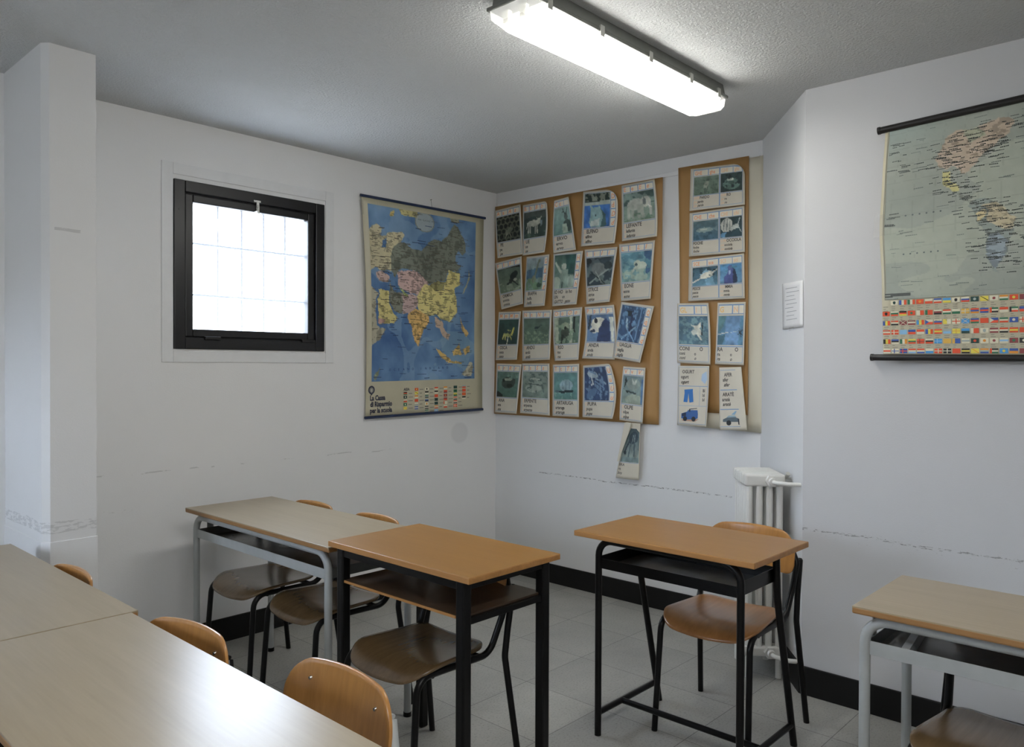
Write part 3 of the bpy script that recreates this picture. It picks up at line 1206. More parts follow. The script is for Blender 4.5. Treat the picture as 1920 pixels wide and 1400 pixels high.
def sheet_surface(q, plane_x, lifts, bulge=0.0, rb=0.0, cut=0.0, lb=0.0, wave=0.0, ph=0.0):
    """q: four photo positions TL, TR, BR, BL; lifts: how far each corner stands off the wall"""
    P = [at(px, py, 'x', -plane_x - l) for (px, py), l in zip(q, lifts)]
    Wd = ((P[1] - P[0]).length + (P[2] - P[3]).length) / 2
    Hd = ((P[3] - P[0]).length + (P[2] - P[1]).length) / 2
    asp = Hd / Wd

    def S(u, v):
        if cut > 0 and u > 1 - cut and v < cut / asp:
            r = cut
            dx, dy = u - (1 - r), (r / asp - v) * asp
            d = math.hypot(dx, dy)
            if d > r:
                u = 1 - r + dx * r / d
                v = r / asp - dy * r / d / asp
        p = (P[0] * (1 - u) + P[1] * u) * (1 - v) + (P[3] * (1 - u) + P[2] * u) * v
        right = (P[1] - P[0]) * (1 - v) + (P[2] - P[3]) * v
        p = p + right * (rb * u * math.sin(math.pi * v) - lb * (1 - u) * math.sin(math.pi * v))
        out = bulge * math.sin(math.pi * u) * (.3 + .7 * v) + wave * math.sin(2 * math.pi * (v * 1.2 + u * .4 + ph))
        return (p.x - max(out, -.006), p.y, p.z)
    return S, Wd, Hd


def sheet_mesh(name, S, mat, solid=.0008, nu=16, nv=18, parent=None, origin=None):
    verts = [S(i / nu, j / nv) for j in range(nv + 1) for i in range(nu + 1)]
    faces = [(j * (nu + 1) + i, j * (nu + 1) + i + 1, (j + 1) * (nu + 1) + i + 1, (j + 1) * (nu + 1) + i) for j in range(nv) for i in range(nu)]
    return mesh_obj(name, verts, faces, M[mat], parent, smooth=80, solid=solid)


# ---- brown and ivory backing papers
def backing(q, lifts, mat, label, px, name, group=None, wave=.004, ph=0.0, nu=20, nv=24):
    S, _, _ = sheet_surface(q, px, lifts, wave=wave, ph=ph)
    o = sheet_mesh(name, S, mat, .0006, nu, nv)
    tag(o, label, 'paper', group)
    return o


backing([(1276, 322), (1432, 291), (1432, 812), (1276, 797)], (.001, .002, .004, .002), 'ivory', 'ivory paper sheet hanging behind the narrow brown paper beside the slanted wall', .010, 'backing_paper', wave=.001)
backing([(927, 388), (1243, 332), (1235, 796), (925, 775)], (.002, .003, .006, .004), 'kraft', 'wide brown wrapping paper sheet under the animal cards in the room corner', .010, 'brown_paper', 'brown wrapping papers', wave=.002)
backing([(1272, 315), (1404, 292), (1402, 778), (1277, 770)], (.003, .006, .016, .003), 'kraft', 'narrow brown wrapping paper sheet under the double-picture cards, left of the slanted wall', .013, 'brown_paper', 'brown wrapping papers', wave=.002, ph=.4)

# ---- animal alphabet cards
DK, MD, LT, PL = (30, 44, 46), (74, 96, 94), (132, 146, 138), (166, 168, 156)
BD, BM, BL_ = (34, 52, 78), (58, 92, 128), (104, 138, 160)


def z4(*c):
    return [(900 + x / 5.3333, 320 + y / 5.3333) for x, y in c]


def z5(*c):
    return [(900 + x / 3.6833, 540 + y / 3.6833) for x, y in c]


def z6(*c):
    return [(1240 + x / 2.4136, 260 + y / 2.4136) for x, y in c]


def hexes():
    out = []
    for r_ in range(6):
        for c in range(6):
            out.append(('e', (c + .5 * (r_ % 2)) / 5.2, r_ / 5.0, .080, .085, 0, (22, 28, 26)))
    return out


def legs(xs, y0, y1, w, col):
    return [('l', x, y0, x + dx, y1, w, col) for x, dx in xs]


PICS = {
    'bee': ((80, 84, 70), (70, 76, 66), hexes() + [('e', .52, .62, .20, .10, -35, (92, 98, 86)), ('e', .66, .45, .09, .08, 0, (70, 74, 66)), ('l', .45, .7, .36, .86, .02, (112, 112, 98)), ('l', .55, .7, .6, .86, .02, (112, 112, 98))]),
    'ox': ((44, 54, 52), (48, 62, 56), [('p', [(0, .25), (.4, .2), (1, .3), (1, 0), (0, 0)], (60, 68, 64)), ('e', .42, .46, .26, .13, 0, (150, 152, 140)), ('e', .68, .40, .09, .11, 0, (150, 152, 140)), ('p', [(.6, .33), (.57, .24), (.61, .3)], PL), ('l', .73, .32, .79, .25, .015, PL), ('p', [(.72, .38), (.84, .36), (.83, .56), (.76, .6)], (110, 124, 130))] + legs([(.22, -.02), (.30, .0), (.52, .0), (.60, .02)], .5, .84, .028, (148, 150, 138)) + [('l', .17, .42, .13, .62, .015, PL), ('n', 8, .6, .8, 1, (66, 82, 72))]),
    'deer': ((118, 140, 134), (84, 112, 106), [('e', .80, .70, .24, .22, 20, (52, 66, 62)), ('e', .74, .36, .10, .13, 0, (70, 80, 76)), ('l', .70, .28, .56, .08, .018, (50, 58, 58)), ('l', .62, .17, .50, .20, .015, (50, 58, 58)), ('l', .78, .26, .86, .06, .018, (50, 58, 58)), ('p', [(.5, .62), (.75, .62), (.8, .95), (.5, .95)], (130, 144, 130))]),
    'dolphin': ((96, 112, 112), (44, 80, 140), [('p', [(0, 0), (1, 0), (1, .22), (0, .26)], (34, 46, 42)), ('n', 9, .55, 0, .24, (110, 116, 104)), ('p', [(0, .26), (1, .22), (1, .36), (0, .34)], (140, 148, 140)), ('p', [(0, .36), (1, .35), (1, 1), (0, 1)], (56, 96, 150)), ('p', [(.22, .3), (.34, .42), (.58, .38), (.78, .6), (.86, .9), (.80, 1), (.3, 1), (.20, .86), (.24, .56)], (116, 142, 142)), ('p', [(.62, .42), (.82, .64), (.88, .94), (.8, 1), (.66, 1), (.74, .7)], (62, 88, 88)), ('p', [(.26, .82), (.62, .74), (.60, .94), (.24, .96)], (156, 164, 158)), ('e', .46, .64, .035, .03, 0, (50, 66, 70))]),
    'elephant': ((96, 112, 106), (120, 136, 122), [('n', 6, .55, 0, .45, (58, 76, 72)), ('e', .40, .42, .29, .20, 0, (148, 152, 144)), ('e', .72, .38, .17, .19, 0, (158, 160, 150)), ('p', [(.66, .2), (.74, .3), (.72, .5), (.62, .44)], (92, 100, 98))] + legs([(.18, -.01), (.30, .0), (.50, .0), (.60, .02)], .5, .86, .052, (140, 146, 136)) + [('l', .84, .42, .88, .84, .038, (150, 152, 146)), ('l', .80, .52, .90, .60, .016, (180, 180, 168)), ('n', 8, .58, .75, 1, (92, 116, 98))]),
    'ant': ((72, 86, 76), (90, 104, 88), [('p', [(.3, 0), (1, .1), (1, .0)], (30, 34, 32)), ('e', .72, .36, .20, .14, -30, (28, 36, 34)), ('e', .56, .56, .10, .09, -30, (34, 40, 38)), ('e', .44, .70, .11, .08, -20, (36, 44, 42)), ('l', .6, .55, .86, .8, .02, (30, 36, 34)), ('l', .55, .6, .6, .9, .02, (30, 36, 34)), ('l', .52, .52, .34, .86, .018, (30, 36, 34)), ('e', .76, .55, .08, .05, 0, (150, 154, 140)), ('n', 5, .58, .6, 1, (116, 128, 110))]),
    'giraffe': ((120, 132, 136), (100, 122, 110), [('p', [(0, .36), (1, .3), (1, .62), (0, .66)], (66, 92, 110)), ('l', .70, .10, .52, .56, .045, (96, 104, 88)), ('e', .74, .09, .07, .035, 15, (96, 104, 88)), ('e', .46, .66, .15, .13, -20, (104, 110, 92)), ('l', .40, .7, .36, .9, .02, (96, 102, 86)), ('l', .54, .7, .56, .9, .02, (96, 102, 86)), ('n', 6, .5, .62, 1, (92, 116, 92)), ('e', .82, .86, .16, .08, 0, (50, 70, 58))]),
    'farmyard': ((60, 84, 76), (112, 132, 122), [('p', [(.5, 0), (1, 0), (1, .6), (.6, .6)], (44, 74, 70)), ('e', .46, .36, .13, .10, 0, (150, 158, 146)), ('p', [(.32, .45), (.66, .44), (.74, .74), (.62, .9), (.34, .8), (.26, .6)], (118, 136, 126)), ('l', .32, .52, .06, .24, .04, (146, 156, 142)), ('l', .42, .84, .40, .98, .03, (70, 86, 80)), ('e', .12, .84, .20, .2, 0, (140, 152, 138)), ('e', .85, .82, .2, .2, 0, (132, 148, 138))]),
    'porcupine': ((64, 76, 80), (92, 106, 102), [('n', 5, .5, 0, 1, (40, 52, 58)), ('e', .48, .42, .30, .22, 15, (92, 98, 96)), ('e', .82, .32, .15, .15, 0, (36, 46, 48)), ('l', .1, .9, .85, .45, .02, (120, 130, 124)), ('l', .2, .55, .75, .95, .018, (34, 44, 46)), ('l', .35, .5, .6, .9, .016, (126, 134, 128)), ('e', .08, .12, .12, .1, 0, (26, 32, 34))]),
    'lion': ((92, 128, 140), (104, 136, 134), [('p', [(.76, 0), (1, 0), (1, .7), (.86, .8)], (56, 84, 112)), ('n', 6, .55, 0, .6, (74, 110, 122)), ('e', .66, .50, .20, .14, -10, (156, 164, 150)), ('e', .54, .42, .11, .13, 0, (150, 158, 144)), ('e', .50, .44, .05, .06, 0, (52, 70, 72)), ('l', .48, .52, .36, .70, .03, (158, 166, 152)), ('n', 7, .5, .6, 1, (132, 150, 138))]),
    'fly': ((44, 66, 62), (34, 52, 50), [('e', .50, .56, .20, .15, 0, (126, 132, 84)), ('e', .42, .5, .1, .08, 0, (42, 60, 62)), ('e', .58, .52, .1, .07, 0, (48, 64, 60)), ('l', .7, .6, .78, .36, .04, (170, 166, 90)), ('l', .3, .6, .24, .76, .03, (166, 164, 100)), ('l', .52, .7, .48, .98, .02, (176, 178, 160)), ('l', .62, .66, .7, .8, .02, (160, 158, 92)), ('l', .36, .66, .38, .82, .02, (160, 158, 92))]),
    'rhea': ((72, 88, 78), (76, 94, 80), [('e', .50, .36, .10, .045, 0, (34, 48, 48)), ('l', .58, .34, .68, .27, .015, (34, 46, 46)), ('l', .5, .4, .49, .5, .01, (34, 46, 46)), ('n', 12, .58, .5, 1, (104, 120, 100))]),
    'bear': ((84, 102, 92), (70, 90, 76), [('p', [(0, 0), (.18, 0), (.16, 1), (0, 1)], (140, 150, 132)), ('p', [(.62, 0), (.72, 0), (.76, 1), (.62, 1)], (146, 154, 138)), ('p', [(.76, 0), (.84, 0), (.84, .6), (.76, .6)], (24, 30, 28)), ('e', .44, .36, .17, .15, 0, (124, 134, 114)), ('e', .44, .60, .18, .22, 0, (56, 66, 56)), ('e', .44, .40, .05, .05, 0, (30, 38, 36)), ('l', .34, .7, .3, .95, .05, (36, 44, 38)), ('n', 6, .62, .3, 1, (110, 128, 108))]),
    'panda': ((70, 92, 118), (84, 110, 140), [('e', .44, .38, .30, .28, 0, (186, 186, 172)), ('e', .34, .22, .07, .10, 0, (22, 26, 36)), ('p', [(.44, .5), (.6, .26), (.72, .14), (.84, .3), (.86, 1), (.36, 1)], (34, 48, 80)), ('e', .24, .56, .14, .12, 0, (178, 178, 168)), ('e', .2, .6, .1, .06, 0, (40, 50, 66)), ('p', [(.84, .1), (1, .1), (1, 1), (.9, 1)], (170, 174, 166)), ('l', .15, 0, .05, .5, .04, (36, 52, 66))]),
    'quail': ((44, 66, 90), (42, 66, 96), [('e', .44, .2, .25, .08, 0, (24, 36, 44)), ('p', [(.46, .1), (.62, .1), (.66, .8), (.44, .8)], (28, 40, 66)), ('l', .3, .4, .36, .62, .04, (124, 146, 156)), ('l', .2, .95, .75, .55, .018, (110, 138, 158)), ('l', .3, .6, .8, .98, .018, (96, 128, 158)), ('l', .84, .0, .8, .9, .03, (88, 118, 150)), ('n', 8, .6, 0, 1, (78, 108, 136))]),
    'frog': ((76, 98, 92), (62, 88, 78), [('e', .54, .42, .33, .24, -8, (46, 56, 50)), ('e', .50, .30, .18, .05, 0, (116, 124, 112)), ('e', .60, .55, .14, .09, 0, (28, 34, 30)), ('e', .30, .34, .06, .05, 0, (26, 32, 28)), ('p', [(0, .75), (.3, .9), (.3, 1), (0, 1)], (24, 30, 28)), ('n', 6, .6, 0, .3, (90, 114, 104))]),
    'snake': ((108, 120, 112), (92, 106, 98), [('e', .50, .30, .27, .09, 0, (66, 80, 78)), ('e', .50, .28, .21, .05, 0, (140, 148, 138)), ('e', .50, .42, .30, .10, 0, (120, 132, 124)), ('l', .24, .46, .78, .52, .016, (60, 74, 72)), ('l', .78, .5, .84, .78, .02, (72, 86, 84)), ('e', .44, .64, .33, .14, 0, (128, 138, 130)), ('n', 9, .62, 0, 1, (78, 92, 88))]),
    'turtle': ((84, 116, 116), (78, 112, 108), [('e', .52, .48, .29, .22, 0, (122, 144, 150)), ('l', .36, .38, .38, .6, .012, (84, 108, 120)), ('l', .52, .3, .52, .64, .012, (84, 108, 120)), ('l', .66, .36, .66, .6, .012, (84, 108, 120)), ('p', [(.2, .68), (.84, .64), (.82, .74), (.26, .78)], (26, 38, 44)), ('e', .14, .70, .09, .05, 20, (64, 84, 90)), ('n', 8, .62, .75, 1, (104, 136, 128))]),
    'hoopoe': ((38, 54, 82), (40, 58, 86), [('e', .36, .22, .24, .10, 10, (128, 142, 150)), ('l', .3, .26, .36, .5, .028, (150, 158, 160)), ('l', .36, .5, .28, .54, .02, (150, 158, 160)), ('l', .2, .1, .5, .2, .02, (90, 112, 136)), ('l', .5, .35, .9, .5, .02, (110, 130, 146)), ('l', .45, .42, .8, .62, .02, (84, 108, 134)), ('e', .3, .78, .25, .12, -30, (64, 86, 112)), ('n', 9, .6, 0, 1, (82, 104, 128))]),
    'fox': ((96, 114, 118), (104, 118, 110), [('p', [(.12, .0), (.22, .2), (.08, .5)], (36, 46, 44)), ('e', .52, .30, .33, .22, 0, (112, 124, 118)), ('p', [(.42, .08), (.58, .22), (.72, .08), (.64, .3), (.5, .32)], (150, 156, 148)), ('l', .2, .55, .66, .62, .025, (44, 56, 56)), ('e', .58, .85, .40, .2, 0, (124, 134, 122)), ('e', .25, .58, .05, .04, 0, (30, 38, 36)), ('p', [(.9, .1), (1, .1), (1, 1), (.92, 1)], (72, 102, 136))]),
    'zebra': ((58, 74, 80), (118, 128, 122), [('e', .56, .26, .36, .18, 0, (44, 58, 66)), ('l', .36, .3, .2, .7, .05, (40, 52, 58)), ('l', .5, .4, .44, .82, .035, (66, 80, 84)), ('l', .72, .4, .74, .8, .035, (60, 74, 80)), ('e', .2, .72, .08, .06, 0, (34, 44, 48)), ('l', .5, .2, .54, .36, .018, (112, 124, 122)), ('l', .64, .18, .66, .36, .018, (112, 124, 122)), ('p', [(0, .86), (1, .84), (1, 1), (0, 1)], (96, 112, 112))]),
    'cheetah': ((92, 106, 94), (84, 100, 86), [('e', .50, .50, .09, .24, 8, (120, 126, 112)), ('e', .55, .22, .07, .07, 0, (74, 86, 78)), ('l', .46, .66, .44, .92, .03, (66, 76, 68)), ('l', .56, .6, .5, .94, .03, (70, 80, 72)), ('e', .3, .9, .06, .05, 0, (52, 62, 56)), ('n', 10, .66, .2, 1, (70, 86, 74))]),
    'dormouse': ((48, 64, 62), (38, 50, 48), [('e', .5, .6, .40, .3, 10, (78, 100, 92)), ('e', .42, .34, .12, .1, 0, (140, 150, 140)), ('e', .56, .36, .06, .06, 0, (156, 164, 152)), ('e', .5, .5, .15, .1, 20, (60, 78, 72)), ('n', 7, .62, 0, 1, (34, 44, 44))]),
    'rabbitfish': ((74, 96, 100), (56, 84, 100), [('e', .48, .48, .36, .13, 0, (112, 130, 128)), ('e', .42, .45, .18, .05, 0, (148, 158, 150)), ('p', [(.78, .46), (.95, .34), (.95, .62)], (96, 118, 122)), ('n', 6, .6, .6, 1, (46, 72, 84))]),
    'snail': ((38, 54, 54), (40, 62, 70), [('e', .30, .38, .27, .34, 12, (158, 160, 152)), ('l', .2, .15, .14, .6, .02, (84, 94, 94)), ('l', .34, .1, .3, .66, .022, (84, 94, 94)), ('l', .46, .2, .44, .66, .02, (84, 94, 94)), ('p', [(.4, .6), (.72, .36), (.86, .4), (.84, .56), (.5, .7)], (152, 158, 152)), ('l', .82, .4, .9, .1, .018, (150, 160, 160)), ('l', .84, .5, .96, .78, .018, (140, 150, 150)), ('p', [(0, .8), (.3, .72), (.2, 1), (0, 1)], (84, 122, 150))]),
    'fish': ((44, 70, 82), (78, 112, 128), [('p', [(.3, .4), (.6, .05), (.72, .3), (.5, .5)], (112, 146, 162)), ('e', .58, .44, .28, .16, -22, (172, 172, 160)), ('l', .36, .58, .02, .8, .025, (178, 178, 168)), ('l', .82, .3, .98, .16, .02, (168, 172, 164)), ('e', .86, .2, .05, .05, 0, (24, 34, 38)), ('p', [(.5, .68), (.8, .55), (.9, 1), (.55, 1)], (98, 134, 152)), ('n', 6, .6, 0, .5, (36, 58, 66))]),
    'monkey': ((70, 116, 150), (84, 116, 140), [('p', [(.2, 1), (.2, .66), (.36, .46), (.38, .12), (.5, .04), (.64, .14), (.68, .4), (.8, .64), (.78, 1)], (62, 72, 116)), ('p', [(.6, .1), (.68, .3), (.8, .62), (.78, 1), (.6, 1)], (36, 46, 66)), ('e', .46, .42, .05, .12, 0, (122, 138, 162)), ('e', .48, .2, .08, .1, 0, (78, 84, 122)), ('n', 6, .62, 0, .4, (64, 104, 124))]),
    'rabbit': ((58, 84, 98), (66, 92, 104), [('n', 10, .5, 0, 1, (86, 112, 118)), ('e', .64, .50, .11, .20, -25, (168, 170, 158)), ('p', [(.5, .38), (.42, .30), (.6, .38), (.74, .2), (.76, .36), (.68, .46)], (176, 176, 164)), ('e', .52, .56, .10, .10, 0, (150, 156, 148)), ('l', .66, .66, .76, .82, .03, (166, 168, 158)), ('l', .82, .24, .78, .66, .02, (30, 40, 44))]),
    'spider': ((70, 108, 130), (74, 110, 134), [('p', [(.3, .0), (.9, 0), (.8, 1), (.3, 1)], (88, 118, 148)), ('p', [(0, 0), (.34, 0), (.2, .4), (.0, .6)], (72, 104, 108)), ('p', [(0, .66), (.3, .66), (.2, 1), (0, 1)], (54, 84, 96)), ('l', 0, .64, .42, .56, .014, (166, 170, 162)), ('l', .5, .57, .82, .52, .012, (130, 148, 156)), ('e', .88, .56, .05, .05, 0, (38, 50, 56)), ('l', .8, .5, .97, .66, .012, (38, 50, 56)), ('l', .8, .64, .97, .48, .012, (38, 50, 56)), ('l', .85, .42, .92, .72, .012, (44, 56, 62))]),
}

ANIMAL_IT = {}
CARDS = 'animal alphabet cards'


def caption(pr, lines, u0, v0, u1, step, cap, first=1):
    """lines: capitals, small letters, running hand; the taught letters are printed in faded orange"""
    for k, t in enumerate(lines):
        w = v0 + step * (k + 1) - step * .22
        sh = .28 if k == 2 else 0
        cp = cap * (1.0 if k == 0 else .86)
        a, b_ = t[:first], t[first:]
        u = u0
        if a:
            u = pr.text(a, u, w, cp, PALE_OR, shear=sh, squeeze=.82) + .012
        if b_.strip():
            gap = len(b_) - len(b_.lstrip())
            pr.text(b_.strip(), u + gap * .04, w, cp, TXT, bold=.028, shear=sh, squeeze=.82, fit=u1 - u - gap * .04)


def alphabet_card(label, q, pic, letters, lines, side='top', lifts=(.005, .008, .032, .018), px=.0215, first=1, nletters=4, **kw):
    S, Wd, Hd = sheet_surface(q, px, lifts, **kw)
    c = tag(sheet_mesh('alphabet_card', S, 'card_paper'), label, 'card', CARDS)
    n = (-1, 0, 0)
    pr = Print(S, Wd, Hd, .0012, n)
    m_, mv = .05, .035
    top, bot = .155, .685
    pr.frame(m_, mv, 1 - m_, 1 - mv, .0022, BLUE)
    lt = Print(S, Wd, Hd, .0019, n)
    if side == 'top':
        pr.rect(m_, mv, 1 - m_, top, BLUE)
        w = (1 - 2 * m_) / nletters
        for k in range(nletters):
            a = m_ + w * k + .012
            pr.rect(a, mv + .012, a + w - .024, top - .012, BOXC, 1.35)
            if k < len(letters):
                ch = letters[k]
                lt.text(ch, a + .015, top - .030, Hd * .080, ORANGE, bold=.02, shear=.25 if k >= 2 else 0, squeeze=.9, fit=w - .06)
        box = (m_ + .012, top + .008, 1 - m_ - .012, bot - .01)
    else:
        us = .80
        pr.rect(us, mv, 1 - m_, bot, BLUE)
        hh = (bot - mv) / 4
        for k in range(4):
            a = mv + hh * k + .010
            pr.rect(us + .018, a, 1 - m_ - .012, a + hh - .02, BOXC, 1.35)
            lt.text(letters[k], us + .035, a + hh - .040, Hd * .085, ORANGE, bold=.02, shear=.25 if k >= 2 else 0, fit=.09)
        box = (m_ + .012, mv + .012, us - .008, bot - .01)
    pr.rect(m_, bot, 1 - m_, bot + .011, BLUE, 1.2)
    pr.build('letter_boxes', c)
    lt.build('heading_letters', c)
    picture(S, box, paint(40, 34, *PICS[pic], aspect=.8), .0012, n, 'picture', c)
    cp = Print(S, Wd, Hd, .0016, n)
    caption(cp, lines, m_ + .03, bot + .020, 1 - m_ - .02, .088, Hd * .068, first)
    cp.build('caption', c)
    return c


def double_card(label, q, heads, pics, lines, firsts, lifts=(.004, .006, .016, .010), px=.029, **kw):
    S, Wd, Hd = sheet_surface(q, px, lifts, **kw)
    c = tag(sheet_mesh('alphabet_card', S, 'card_paper'), label, 'card', 'double-picture cards')
    n = (-1, 0, 0)
    pr, lt, cp = (Print(S, Wd, Hd, o, n) for o in (.0012, .0019, .0016))
    pr.frame(.06, .04, .965, .955, .002, BLUE)
    pr.rect(.06, .045, .965, .20, BLUE)
    mid = .555
    for k, (a, b_) in enumerate(((.07, .335), (.35, mid - .012), (mid + .01, .79), (.80, .955))):
        pr.rect(a, .06, b_, .19, BOXC, 1.35)
        lt.text(heads[k], a + .02, .168, Hd * .088, ORANGE if k < 2 else PALE_OR, bold=.02, squeeze=.8, fit=b_ - a - .04)
    pr.rect(mid - .009, .19, mid + .009, .955, BLUE)
    pr.rect(.06, .655, .965, .668, BLUE, 1.2)
    pr.build('letter_boxes', c)
    lt.build('heading_letters', c)
    picture(S, (.075, .215, mid - .018, .65), paint(40, 24, *PICS[pics[0]], aspect=.7), .0012, n, 'picture', c)
    picture(S, (mid + .018, .205, .955, .645), paint(34, 24, *PICS[pics[1]], aspect=.8), .0012, n, 'picture', c)
    caption(cp, lines[0], .08, .675, mid - .03, .088, Hd * .066, firsts[0])
    cp.build('caption', c)
    cp = Print(S, Wd, Hd, .0016, n)
    caption(cp, lines[1], mid + .03, .675, .95, .088, Hd * .066, firsts[1])
    cp.build('caption', c)
    return c


A = alphabet_card
A('card with a bee on dark honeycomb, topmost left of the wide brown paper', z4((150, 400), (405, 335), (430, 835), (175, 875)), 'bee', ['A', 'a', 'A', 'a'], ['APE', 'ape', 'ape'], lifts=(.010, .004, .016, .020), lb=.02)
A('card with a white ox standing on a dark field', z4((428, 345), (668, 300), (645, 815), (425, 850)), 'ox', ['B', 'b', 'B', 'b'], ['BUE', 'bue', 'bue'], rb=.08, cut=.12)
A('narrow curled card with an antlered deer, its upper right corner folded over', z4((742, 300), (886, 258), (960, 790), (735, 825)), 'deer', ['C', 'c', ''], ['CERVO', 'cervo', 'cervo'], nletters=3, lifts=(.03, .008, .012, .022), lb=.06)
A('card with a dolphin rising from blue water, letters down its right side', z4((1033, 210), (1372, 180), (1345, 725), (1010, 757)), 'dolphin', ['D', 'd', 'D', 'd'], ['DELFINO', 'delfino', 'delfino'], side='right', rb=.05, cut=.32)
A('card with a pale elephant, topmost right of the wide brown paper', z4((1415, 150), (1745, 85), (1770, 655), (1420, 705)), 'elephant', ['E', 'e', 'E', 'e'], ['ELEFANTE', 'elefante', 'elefante'], rb=.04)
A('card with a large dark ant, hanging askew under the bee card', z4((150, 925), (415, 855), (430, 1330), (215, 1387)), 'ant', ['F', 'f', 'F', 'f'], ['FORMICA', 'formica', 'formica'], lifts=(.004, .004, .018, .026))
A('card with a giraffe under a blue-grey sky', z4((465, 860), (695, 835), (645, 1350), (437, 1365)), 'giraffe', ['G', 'g', 'G', 'g'], ['GIRAFFA', 'giraffa', 'giraffa'], side='right')
A('card with a pale farmyard figure and two columns of words below', z4((735, 825), (1030, 800), (965, 1335), (722, 1355)), 'farmyard', ['H', 'h', 'H', 'h'], ['IO HO   io ho', 'UN      un', 'GATTO   gatto'], side='right', first=0)
A('card with a grey porcupine seen close up', z4((1045, 790), (1375, 760), (1295, 1310), (1065, 1335)), 'porcupine', ['I', 'i', 'I', 'i'], ['ISTRICE', 'istrice', 'istrice'])
A('card with a reclining lion in bluish grass, under the elephant card', z4((1390, 735), (1750, 695), (1705, 1280), (1410, 1305)), 'lion', ['L', 'l', 'L', 'l'], ['LEONE', 'leone', 'leone'], lifts=(.004, .006, .028, .014))
A('card with a yellow fly on dark teal, third in the leftmost column', z5((130, 165), (283, 160), (255, 495), (107, 498)), 'fly', ['M', 'm', 'M', 'm'], ['MOSCA', 'mosca', 'mosca'], lifts=(.006, .004, .014, .014))
A('card with a small dark rhea in a grassy plain', z5((292, 155), (497, 150), (482, 495), (292, 503)), 'rhea', ['N', 'n', 'N', 'n'], ['NANDU\u0300'.replace('U\u0300', '\u00d9'), 'nand\u00f9', 'nand\u00f9'])
A('card with a bear between pale tree trunks', z5((502, 150), (707, 130), (680, 495), (515, 503)), 'bear', ['O', 'o', 'O', 'o'], ['ORSO', 'orso', 'orso'], lb=.02)
A('card with a black and white panda, its lower left corner curling out', z5((722, 130), (925, 115), (930, 494), (705, 485)), 'panda', ['P', 'p', 'P', 'p'], ['PANDA', 'panda', 'panda'], lifts=(.006, .004, .018, .030), rb=.06, lb=-.08)
A('tilted card with a quail among blue reeds, letters down its right side', z5((975, 95), (1203, 125), (1105, 515), (915, 480)), 'quail', ['Q', 'q', 'Q', 'q'], ['QUAGLIA', 'quaglia', 'quaglia'], side='right', px=.032, lifts=(.004, .012, .030, .010))
A('card with a dark frog on green, bottom left of the wide brown paper', z5((115, 520), (287, 525), (252, 868), (103, 858)), 'frog', ['R', 'r', 'R', 'r'], ['RANA', 'rana', 'rana'], lifts=(.004, .004, .016, .012))
A('card with a coiled grey snake', z5((290, 520), (480, 520), (482, 880), (277, 862)), 'snake', ['S', 's', 'S', 's'], ['SERPENTE', 'serpente', 'serpente'], lifts=(.006, .005, .016, .018))
A('card with a tortoise with a pale domed shell', z5((503, 528), (685, 522), (683, 890), (500, 882)), 'turtle', ['T', 't', 'T', 't'], ['TARTARUGA', 'tartaruga', 'tartaruga'])
A('card with a crested hoopoe on deep blue, its right edge creased to a point', z5((712, 535), (900, 520), (915, 903), (708, 890)), 'hoopoe', ['U', 'u', 'U', 'u'], ['UPUPA', 'upupa', 'upupa'], side='right', rb=.16, cut=.1)
A('narrow yellowed card with a fox head, just above the dangling card', z5((990, 540), (1143, 550), (1123, 936), (963, 910)), 'fox', ['V', 'v', 'V'], ['VOLPE', 'volpe', 'volpe'], nletters=3, lifts=(.010, .006, .014, .020), lb=.03)


# the loose card dangling below the wide brown paper: sides rolled forward, its top pinched
def dangling_card():
    q = z5((1010, 925), (1108, 935), (1098, 1325), (938, 1308))
    S, Wd, Hd = sheet_surface(q, .030, (.01, .008, .004, .012), bulge=.012)
    c = tag(sheet_mesh('alphabet_card', S, 'card_paper'), 'torn card with zebra legs dangling alone below the wide brown paper', 'card', CARDS)
    n = (-1, 0, 0)
    img = paint(34, 44, *PICS['zebra'], aspect=1.2)

    def S2(u, v):
        lo = max(.08, .52 - .62 * v / .62)
        return S(lo + (.97 - lo) * u, v)
    picture(S2, (0, .10, 1, .70), img, .0012, n, 'picture', c)
    fl = Print(S, Wd, Hd, .010, n)
    pp = ink(170, 164, 148)
    MBf = MB()
    tri = [(.0, .0), (.48, .0), (.44, .12), (.06, .70), (-.02, .70)]
    v = [tuple(V(S(u, w)) + V((-.003 - .016 * (1 - abs(u - .2)), 0, 0))) for u, w in tri]
    v2 = [(x + .0008, y, z) for x, y, z in v]
    k = len(v)
    MBf.add(v + v2, [tuple(range(k)), tuple(range(k, 2 * k))[::-1]] + [(i, k + i, k + (i + 1) % k, (i + 1) % k) for i in range(k)])
    MBf.obj('folded_flap', M['card_paper'], c)
    MBf = MB()
    tri = [(.62, .02), (1.02, .02), (1.0, .16), (.86, .12)]
    v = [tuple(V(S(u, w)) + V((-.006, 0, 0))) for u, w in tri]
    v2 = [(x + .0008, y, z) for x, y, z in v]
    k = len(v)
    MBf.add(v + v2, [tuple(range(k)), tuple(range(k, 2 * k))[::-1]] + [(i, k + i, k + (i + 1) % k, (i + 1) % k) for i in range(k)])
    MBf.obj('folded_corner', M['card_paper'], c)
    cp = Print(S, Wd, Hd, .0016, n)
    for kk, t_ in enumerate(('BRA', 'ra', 'bra')):
        cp.text(t_, .06, .775 + .075 * kk, Hd * .050, TXT, bold=.015, shear=.25 if kk == 2 else 0, squeeze=.85)
    cp.rect(.05, .705, .98, .712, BLUE)
    cp.build('caption', c)


dangling_card()

